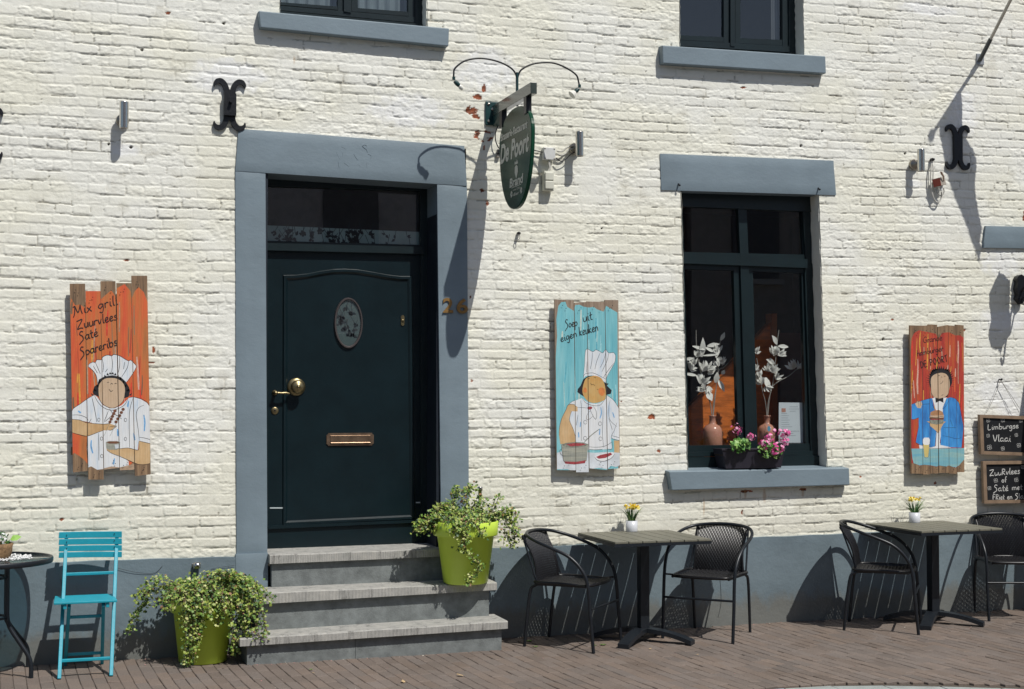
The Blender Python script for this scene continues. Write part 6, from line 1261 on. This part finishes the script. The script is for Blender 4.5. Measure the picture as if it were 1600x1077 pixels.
for pts, n_, sp in (([(725, 815), (705, 795), (685, 800), (665, 812), (648, 828)], 8, .024), ([(725, 812), (700, 800), (678, 815), (662, 830)], 8, .028), ([(720, 812), (700, 790), (690, 795), (680, 815), (695, 830)], 8, .028), ([(722, 810), (705, 800), (700, 820), (715, 845), (722, 855)], 3, .02),
                    ([(725, 812), (712, 785), (712, 768), (718, 762)], 6, .018), ([(730, 812), (730, 785), (735, 765), (745, 762)], 7, .02), ([(735, 815), (745, 790), (752, 785)], 7, .025), ([(760, 815), (772, 790), (780, 770)], 3, .012), ([(770, 812), (790, 795), (803, 805), (802, 830), (800, 850)], 5, .022), ([(770, 812), (785, 800), (795, 820), (812, 840)], 4, .02), ([(765, 812), (790, 805), (792, 830), (790, 855)], 4, .02)):
    vines.append(([T(x_, y_, -.28 if i else -.26) for i, (x_, y_) in enumerate(pts)], n_, sp, 75))
vines += [([T(725, 808, -.3), T(726, 812, -.46), T(728, 830, -.50), T(724, 848, -.49), T(727, 858, -.47), T(738, 872, -.46), T(750, 880, -.45), T(745, 893, -.44), T(735, 905, -.44), T(730, 916, -.44)], 3, .006, 85), ([T(725, 808, -.3), T(722, 815, -.47), T(722, 832, -.49), T(727, 845, -.48)], 5, .018, 75), ([T(735, 808, -.3), T(740, 815, -.47), T(748, 828, -.49), T(754, 838, -.49)], 3, .012, 70), ([T(715, 808, -.3), T(712, 818, -.45), T(705, 835, -.46)], 3, .018, 75), ([T(728, 830, -.5), T(718, 852, -.48), T(712, 862, -.46)], 1, .006, 70)]
ivy(r, vines, 6, 0, ground=.44)
q = W(750, 790, -.12); sl = empty('solar_light', (q.x, q.y, q.z), 'small steel solar light stuck in the ivy pot beside the door', 'garden light')
MB().tube([q+Vector((0, 0, -.10)), q+Vector((0, 0, .03))], .006, 8).build('stake', M['steel'], sl); MB().lathe(q+Vector((0, 0, .03)), [(0, 0), (.012, 0), (.014, .07), (.018, .07), (.018, .095), (.015, .10), (0, .10)], 20).build('lamp_head', M['steel'], sl)

# ================================================================== window display
VASE = mat('terracotta_glaze', (.62, .30, .21), .22, var=.10, scale=7, coat=.3); PET = mat('magnolia_petal', (.80, .79, .74), .7, var=.08, scale=40); TWIG = mat('whitened_twig', (.33, .31, .28), .8, var=.3, scale=80)
sill_z = W(1110, 698, .24).z-.015
MB().box(4.45, 6.0, .185, .42, sill_z-.03, sill_z).build('inner_sill', mat('inner_sill_wood', (.06, .025, .018), .5), house)
def magnolia(px_, yb, label, blooms, leaves, branches, tag_=False):
    b = W(px_, yb, .29); b.z = sill_z; r = empty('magnolia_vase', b, label, 'vase', 'terracotta bottle vases with white magnolia'); h = W(px_, 650, .29).z-sill_z
    MB().lathe(b, [(0, 0), (.068, 0), (.074, .008), (.074, h*.50), (.070, h*.60), (.055, h*.69), (.030, h*.745), (.024, h*.78), (.023, h*.97), (.028, h*.985), (.028, h*1.01), (.02, h*1.01), (.018, h*.9)], 36).build('vase', VASE, r)
    tw = MB(); mouth = b+Vector((0, 0, h))
    for pts in branches: tw.tube(smooth_line([mouth-Vector((0, 0, .05))]+[W(x_, y_, .29+.0*i) for i, (x_, y_) in enumerate(pts)], 5), .0034, 6)
    tw.build('twigs', TWIG, r); rs = random.Random(px_)
    def petal(mb, c_, d_, L_, w_, cup):
        d_ = d_.normalized(); s_ = d_.cross(Vector((0, -1, .2))).normalized(); n_ = s_.cross(d_); g = []
        for i, t in enumerate((0, .25, .5, .75, 1)):
            ww = w_*(0.3, .85, 1, .6, .02)[i]; o_ = n_*(cup*math.sin(t*2.2)*L_); c0 = c_+d_*L_*t+o_; g += [c0-s_*ww+n_*cup*ww, c0-n_*cup*ww*.4, c0+s_*ww+n_*cup*ww]
        mb.add(g, [(3*i+k, 3*i+k+1, 3*i+4+k, 3*i+3+k) for i in range(4) for k in range(2)], 0, True)
    for x_, y_, s_, ang in blooms:
        mb = MB(); c_ = W(x_, y_, .28); k_ = s_/238.
        for i in range(11):
            a_ = R(ang)+rs.uniform(-1.1, 1.1); petal(mb, c_+Vector((rs.gauss(0, .003), rs.uniform(-.012, .01), rs.gauss(0, .003))), Vector((math.cos(a_), rs.uniform(-.5, .4), math.sin(a_))), k_*rs.uniform(.8, 1.1), k_*rs.uniform(.13, .22), rs.uniform(-.35, .35))
        mb.build('bloom', PET, r)
    for x0_, y0_, x1_, y1_, w_ in leaves:
        mb = MB(); a_, b_ = W(x0_, y0_, .285), W(x1_, y1_, .275); petal(mb, a_, b_-a_, (b_-a_).length, w_/238., .12); mb.build('leaf', PET, r)
    if tag_:
        c_ = W(1201.5, 670, .20); t_ = MB(); t_.add([(c_.x+.014*math.cos(k*.524), c_.y, c_.z+.021*math.sin(k*.524)) for k in range(12)], [tuple(range(12))]); t_.tube([c_+Vector((-.005, 0, .02)), W(1197, 660, .25)], .0012, 4); t_.build('paper_tag', mat('blue_tag', (.12, .38, .56), .6), r)
magnolia(1113.5, 697, 'terracotta bottle vase with white magnolia twigs in the left window pane',
    [(1095, 600, 19, 70), (1101, 610, 17, 120), (1083, 572, 16, 100), (1078, 578, 13, 60), (1098, 580, 18, 80), (1104, 577, 16, 50), (1088, 558, 15, 60), (1120, 552, 17, 95), (1122, 572, 15, 110), (1126, 568, 14, 60), (1107, 604, 14, 290)],
    [(1096, 558, 1097, 527, 6), (1082, 541, 1102, 548, 3), (1102, 543, 1116, 552, 3), (1105, 541, 1124, 538, 4), (1126, 532, 1132, 519, 4), (1098, 556, 1122, 555, 2), (1070, 562, 1084, 560, 3), (1070, 584, 1090, 588, 3), (1106, 585, 1117, 577, 5), (1118, 598, 1120, 581, 6), (1104, 612, 1112, 627, 7), (1122, 594, 1131, 613, 5), (1128, 585, 1132, 578, 4), (1118, 541, 1118, 560, 7)],
    [[(1110, 632), (1102, 608), (1094, 580), (1090, 560), (1088, 540), (1087.5, 516)], [(1115, 630), (1120, 600), (1122, 580), (1121, 560), (1126, 530)], [(1108, 620), (1098, 595), (1092, 562)], [(1122, 585), (1130, 575), (1137, 568)]])
magnolia(1199, 693, 'terracotta bottle vase with a blue paper tag and magnolia, right window pane',
    [(1190, 600, 19, 100), (1186, 590, 17, 120), (1197, 603, 13, 280), (1206, 582, 18, 80), (1201, 580, 15, 120), (1212, 592, 15, 60), (1209, 555, 18, 100), (1216, 555, 16, 50), (1240, 576, 18, 95), (1246, 575, 14, 50), (1180, 552, 14, 80), (1180, 578, 13, 70)],
    [(1214, 538, 1205, 524, 5), (1216, 541, 1232, 543, 4), (1204, 574, 1203, 559, 7), (1210, 568, 1196, 562, 5), (1218, 556, 1228, 552, 3), (1196, 590, 1200, 610, 6)],
    [[(1196, 630), (1191, 610), (1188, 590), (1182, 560)], [(1200, 630), (1205, 610), (1209, 590), (1212, 560), (1215, 530), (1217, 516)], [(1204, 612), (1214, 598), (1232, 588), (1244, 578), (1253, 574)]], True)
# printed sheet in the window
a_ = W(1217, 629, .185); b_ = W(1254.5, 692, .185); sh = MB().prism([(a_.x, .185, a_.z), (b_.x, .185, a_.z-.002), (b_.x, .185, b_.z), (a_.x-.004, .185, b_.z+.002)], (0, .001, 0)).build('printed_sheet', mat('paper', (.60, .66, .70), .7, var=.03), None, loc=(a_.x, .185, b_.z))
tag(sh, 'white printed paper sheet standing in the right window pane', 'paper'); ln_ = MB()
for k, (u0, u1) in enumerate(((.45, .8), (.42, .85), (.45, .7), (.1, .35), (.1, .42), (.1, .38), (.1, .45), (.1, .4), (.1, .44), (.1, .55), (.1, .36), (.12, .85), (.1, .6), (.1, .7))):
    z_ = a_.z-(.035+.017*k); w_ = b_.x-a_.x; ln_.box(a_.x+w_*u0, a_.x+w_*u1, .1843, .1847, z_, z_+.003)
ln_.box(a_.x+.022, a_.x+.058, .1843, .1847, a_.z-.075, a_.z-.045, 1); ln_.build('print', [mat('grey_print', (.30, .33, .36), .8), mat('print_photo', (.45, .22, .16), .8)], sh)
# flower box with geraniums on the sill
q = [W(1128, 703, -.055), W(1226, 697.5, -.055), W(1221, 731, -.055), W(1136, 733.5, -.055)]
fb = empty('flower_box', (q[3].x, -.0, q[3].z), 'dark plastic flower box with pink geraniums on the tall window sill', 'flower box')
zb_ = W(1180, 732.5, -.05).z+.004; zt_ = zb_+.145; PL = mat('dark_plastic_box', (.020, .018, .028), .45, var=.1)
mb = MB(); xa, xb = q[0].x, q[1].x; F_ = [(xa, -.062), (xb, -.062), (xb, .095), (xa, .095)]; Bt = [(xa+.035, -.048), (xb-.028, -.048), (xb-.028, .085), (xa+.035, .085)]
mb.add([(x_, y_, zt_) for x_, y_ in F_]+[(x_, y_, zb_) for x_, y_ in Bt], [(0, 4, 5, 1), (1, 5, 6, 2), (2, 6, 7, 3), (3, 7, 4, 0), (4, 7, 6, 5)]); I_ = [(xa+.008, -.055), (xb-.008, -.055), (xb-.008, .088), (xa+.008, .088)]
mb.add([(x_, y_, zt_) for x_, y_ in F_]+[(x_, y_, zt_) for x_, y_ in I_]+[(x_, y_, zt_-.03) for x_, y_ in I_], [(0, 1, 5, 4), (1, 2, 6, 5), (2, 3, 7, 6), (3, 0, 4, 7), (4, 5, 9, 8), (5, 6, 10, 9), (6, 7, 11, 10), (7, 4, 8, 11)]); mb.build('box', PL, fb)
MB().box(xa+.01, xb-.01, -.053, .087, zt_-.05, zt_-.025).build('soil', M['soil'], fb); MB().box(xa-.006, xb+.006, -.068, -.058, zt_-.012, zt_+.002).build('rim', PL, fb, bevel=.002)
PK = [mat('geranium_pink', (.75, .08, .33), .6, var=.25, scale=60), mat('geranium_light', (.86, .38, .58), .6, var=.2, scale=60), mat('geranium_deep', (.42, .02, .16), .6, var=.2)]; GL_ = [mat('geranium_leaf', (.07, .20, .03), .5, var=.3, scale=40), mat('geranium_leaf_light', (.20, .36, .08), .5, var=.3, scale=40)]
def geranium(cx2, cy2, rx_, ry_, n_, heads, seed, label=None):
    rs = random.Random(seed); r = MB()
    for i in range(n_):
        t = rs.uniform(0, 6.28); k_ = math.sqrt(rs.random()); c_ = W(cx2+rx_*k_*math.cos(t), cy2+ry_*k_*math.sin(t), rs.uniform(-.135, -.01)); s_ = rs.uniform(.010, .019); nrm = Vector((rs.gauss(0, .5), -.8, .6+rs.gauss(0, .4))).normalized(); a_ = nrm.orthogonal().normalized(); b_ = nrm.cross(a_)
        m_ = [c_+(a_*math.cos(u_)+b_*math.sin(u_))*s_*(1+.16*math.cos(5*u_))+nrm*s_*.15*math.cos(2*u_) for u_ in np.linspace(0, 6.28, 13)[:-1]]
        r.add([c_-nrm*s_*.15]+m_, [(0, k+1, (k+1) % 12+1) for k in range(12)], 0 if rs.random() < .6 else 1, True)
    g = r.build('geranium_leaves', GL_, fb)
    for hx, hy, hr in heads:
        mb = MB(); c_ = W(hx, hy, -.125)
        for i in range(34):
            d_ = Vector((rs.gauss(0, 1), rs.gauss(0, 1), rs.gauss(0, .8))).normalized(); p_ = c_+d_*hr/238.*rs.uniform(.55, 1); nrm = (d_+Vector((0, -.4, .2))).normalized(); a_ = nrm.orthogonal().normalized(); b_ = nrm.cross(a_); s_ = rs.uniform(.008, .013); mi_ = rs.choice((0, 0, 1, 2, 1))
            for k in range(5):
                u_ = k*1.257; e1 = a_*math.cos(u_)+b_*math.sin(u_); e2 = nrm.cross(e1); mb.add([p_, p_+e1*s_*.6+e2*s_*.35, p_+e1*s_, p_+e1*s_*.6-e2*s_*.35], [(0, 1, 2, 3)], mi_)
        mb.tube([c_, W(hx+(cx2-hx)*.6, hy+(cy2-hy)*.6+4, -.05)], .0018, 5, 3); mb.build('flower_head', PK+[GL_[1]], fb)
geranium(1157, 697, 16, 11, 75, [(1151, 671, 11), (1174, 683, 8.5)], 3)
geranium(1203, 704, 18, 14, 95, [(1195, 693, 11), (1204, 685, 11), (1223, 677, 11.5), (1216, 699, 12), (1226, 690, 9.5), (1211, 706, 9), (1210, 673, 3), (1230, 676, 7)], 5)
# sunlit wooden staircase side inside the room
WD = mat('orange_stair_wood', (.62, .165, .028), .4, var=.55, scale=5, stretch=(1, 1, 5)); sy = .62
sr_ = empty('wooden_staircase', W(1150, 700, sy), 'orange brown wooden staircase inside, behind the window vases', 'staircase')
MB().px([(1050, 668), (1206, 503), (1208, 610), (1216, 640), (1216, 760), (1050, 760)], sy, sy+.04).build('side_panel', WD, sr_)
MB().px([(1036, 684), (1206, 505), (1206, 501), (1036, 679)], sy-.012, sy+.05).build('handrail', mat('rail_wood', (.42, .12, .025), .35), sr_)
MB().px([(1152, 560), (1160, 552), (1160, 760), (1152, 760)], sy-.012, sy).build('panel_seam', bpy.data.materials['rail_wood'], sr_); MB().px([(1206, 490), (1214, 490), (1216, 760), (1206, 760)], sy-.03, sy+.07).build('newel_post', bpy.data.materials['rail_wood'], sr_)
mb = MB().px([(1214, 520), (1300, 520), (1300, 760), (1214, 760)], sy+.25, sy+.28); tag(mb.build('cupboard', mat('mahogany', (.16, .03, .015), .35, var=.3, scale=4), None, loc=W(1240, 700, sy+.25)), 'dark red brown cupboard inside, at the right behind the window', 'cupboard')

# ================================================================== litter, weeds, dry leaves
rs = random.Random(12)
for px_, py_, s_, l_ in ((630, 1067, .028, 'ochre dry leaf lying left of centre in the foreground of the pavement'), (719, 1057, .030, 'pale dry leaf on the pavement in front of the steps'), (490, 1053, .012, 'tiny yellow leaf on the pavement before the lowest step'), (1016, 1015, .013, 'small whitish petal on the pavement below the nearer slatted table'), (1090, 1024, .010, 'orange petal on the pavement right of the table foot')):
    c_ = G(px_, py_); a_ = rs.uniform(0, 3.1); lf = MB(); ux, uy = math.cos(a_), math.sin(a_); P = [(-1, 0, .1), (-.3, .45, .25), (.5, .35, .15), (1, 0, .35), (.5, -.35, .2), (-.3, -.45, .1)]
    lf.add([(c_.x+(ux*x_-uy*y_)*s_, c_.y+(uy*x_+ux*y_)*s_, .004+z_*s_) for x_, y_, z_ in P], [tuple(range(6))]); tag(lf.build('dry_leaf', mat('dry_leaf', (.50, .36, .20), .8, var=.3), None, loc=c_), l_, 'leaf')
lit = MB()
for i in range(520):
    k_ = rs.random(); x_ = rs.uniform(-.4, 7.8); y_ = -abs(rs.gauss(0, .035))-.03 if k_ < .62 else rs.uniform(-2.0, -.1)
    if 1.3 < x_ < 3.1 and k_ < .62: y_ = -.47-abs(rs.gauss(0, .025))
    s_ = rs.uniform(.0015, .006); a_ = rs.uniform(0, 6.28)
    lit.add([(x_+s_*math.cos(a_+t), y_+s_*math.sin(a_+t)*.7, .001+rs.random()*s_) for t in (0, 1.7, 3.2, 4.8)], [(0, 1, 2, 3)], rs.choice((0, 0, 1, 2, 0)))
tag(lit.build('litter', [mat('litter_brown', (.16, .11, .07), .9), mat('litter_pale', (.50, .46, .40), .9), mat('litter_pink', (.50, .22, .22), .9)], None), kind='stuff')
lit_o = bpy.data.objects['litter']; lit_o['label'] = 'specks of dirt, petals and dry bits scattered over the pavement'; lit_o['category'] = 'litter'
for px_, py_, n_, l_ in ((827, 1003, 9, 'small weed in the joints beside the left chair leg'), (836, 1012, 8, 'weed tuft in front of the left chair, lower of the two'), (928, 1010, 10, 'weed in the joints right of the left chair front leg'), (942, 1009, 10, 'broad weed between chair leg and table foot'), (486, 1048, 6, 'tiny weed in front of the lowest step')):
    c_ = G(px_, py_); w_ = MB()
    for i in range(n_):
        a_ = i*6.28/n_+rs.uniform(-.2, .2); s_ = rs.uniform(.012, .028); ux, uy = math.cos(a_), math.sin(a_)
        w_.add([(c_.x, c_.y, .002), (c_.x+(ux*.6-uy*.22)*s_, c_.y+(uy*.6+ux*.22)*s_, .010), (c_.x+ux*s_, c_.y+uy*s_, .008), (c_.x+(ux*.6+uy*.22)*s_, c_.y+(uy*.6-ux*.22)*s_, .010)], [(0, 1, 2, 3)])
    tag(w_.build('weed', mat('weed_green', (.12, .20, .05), .6, var=.3, scale=60), None, loc=c_), l_, 'weed')
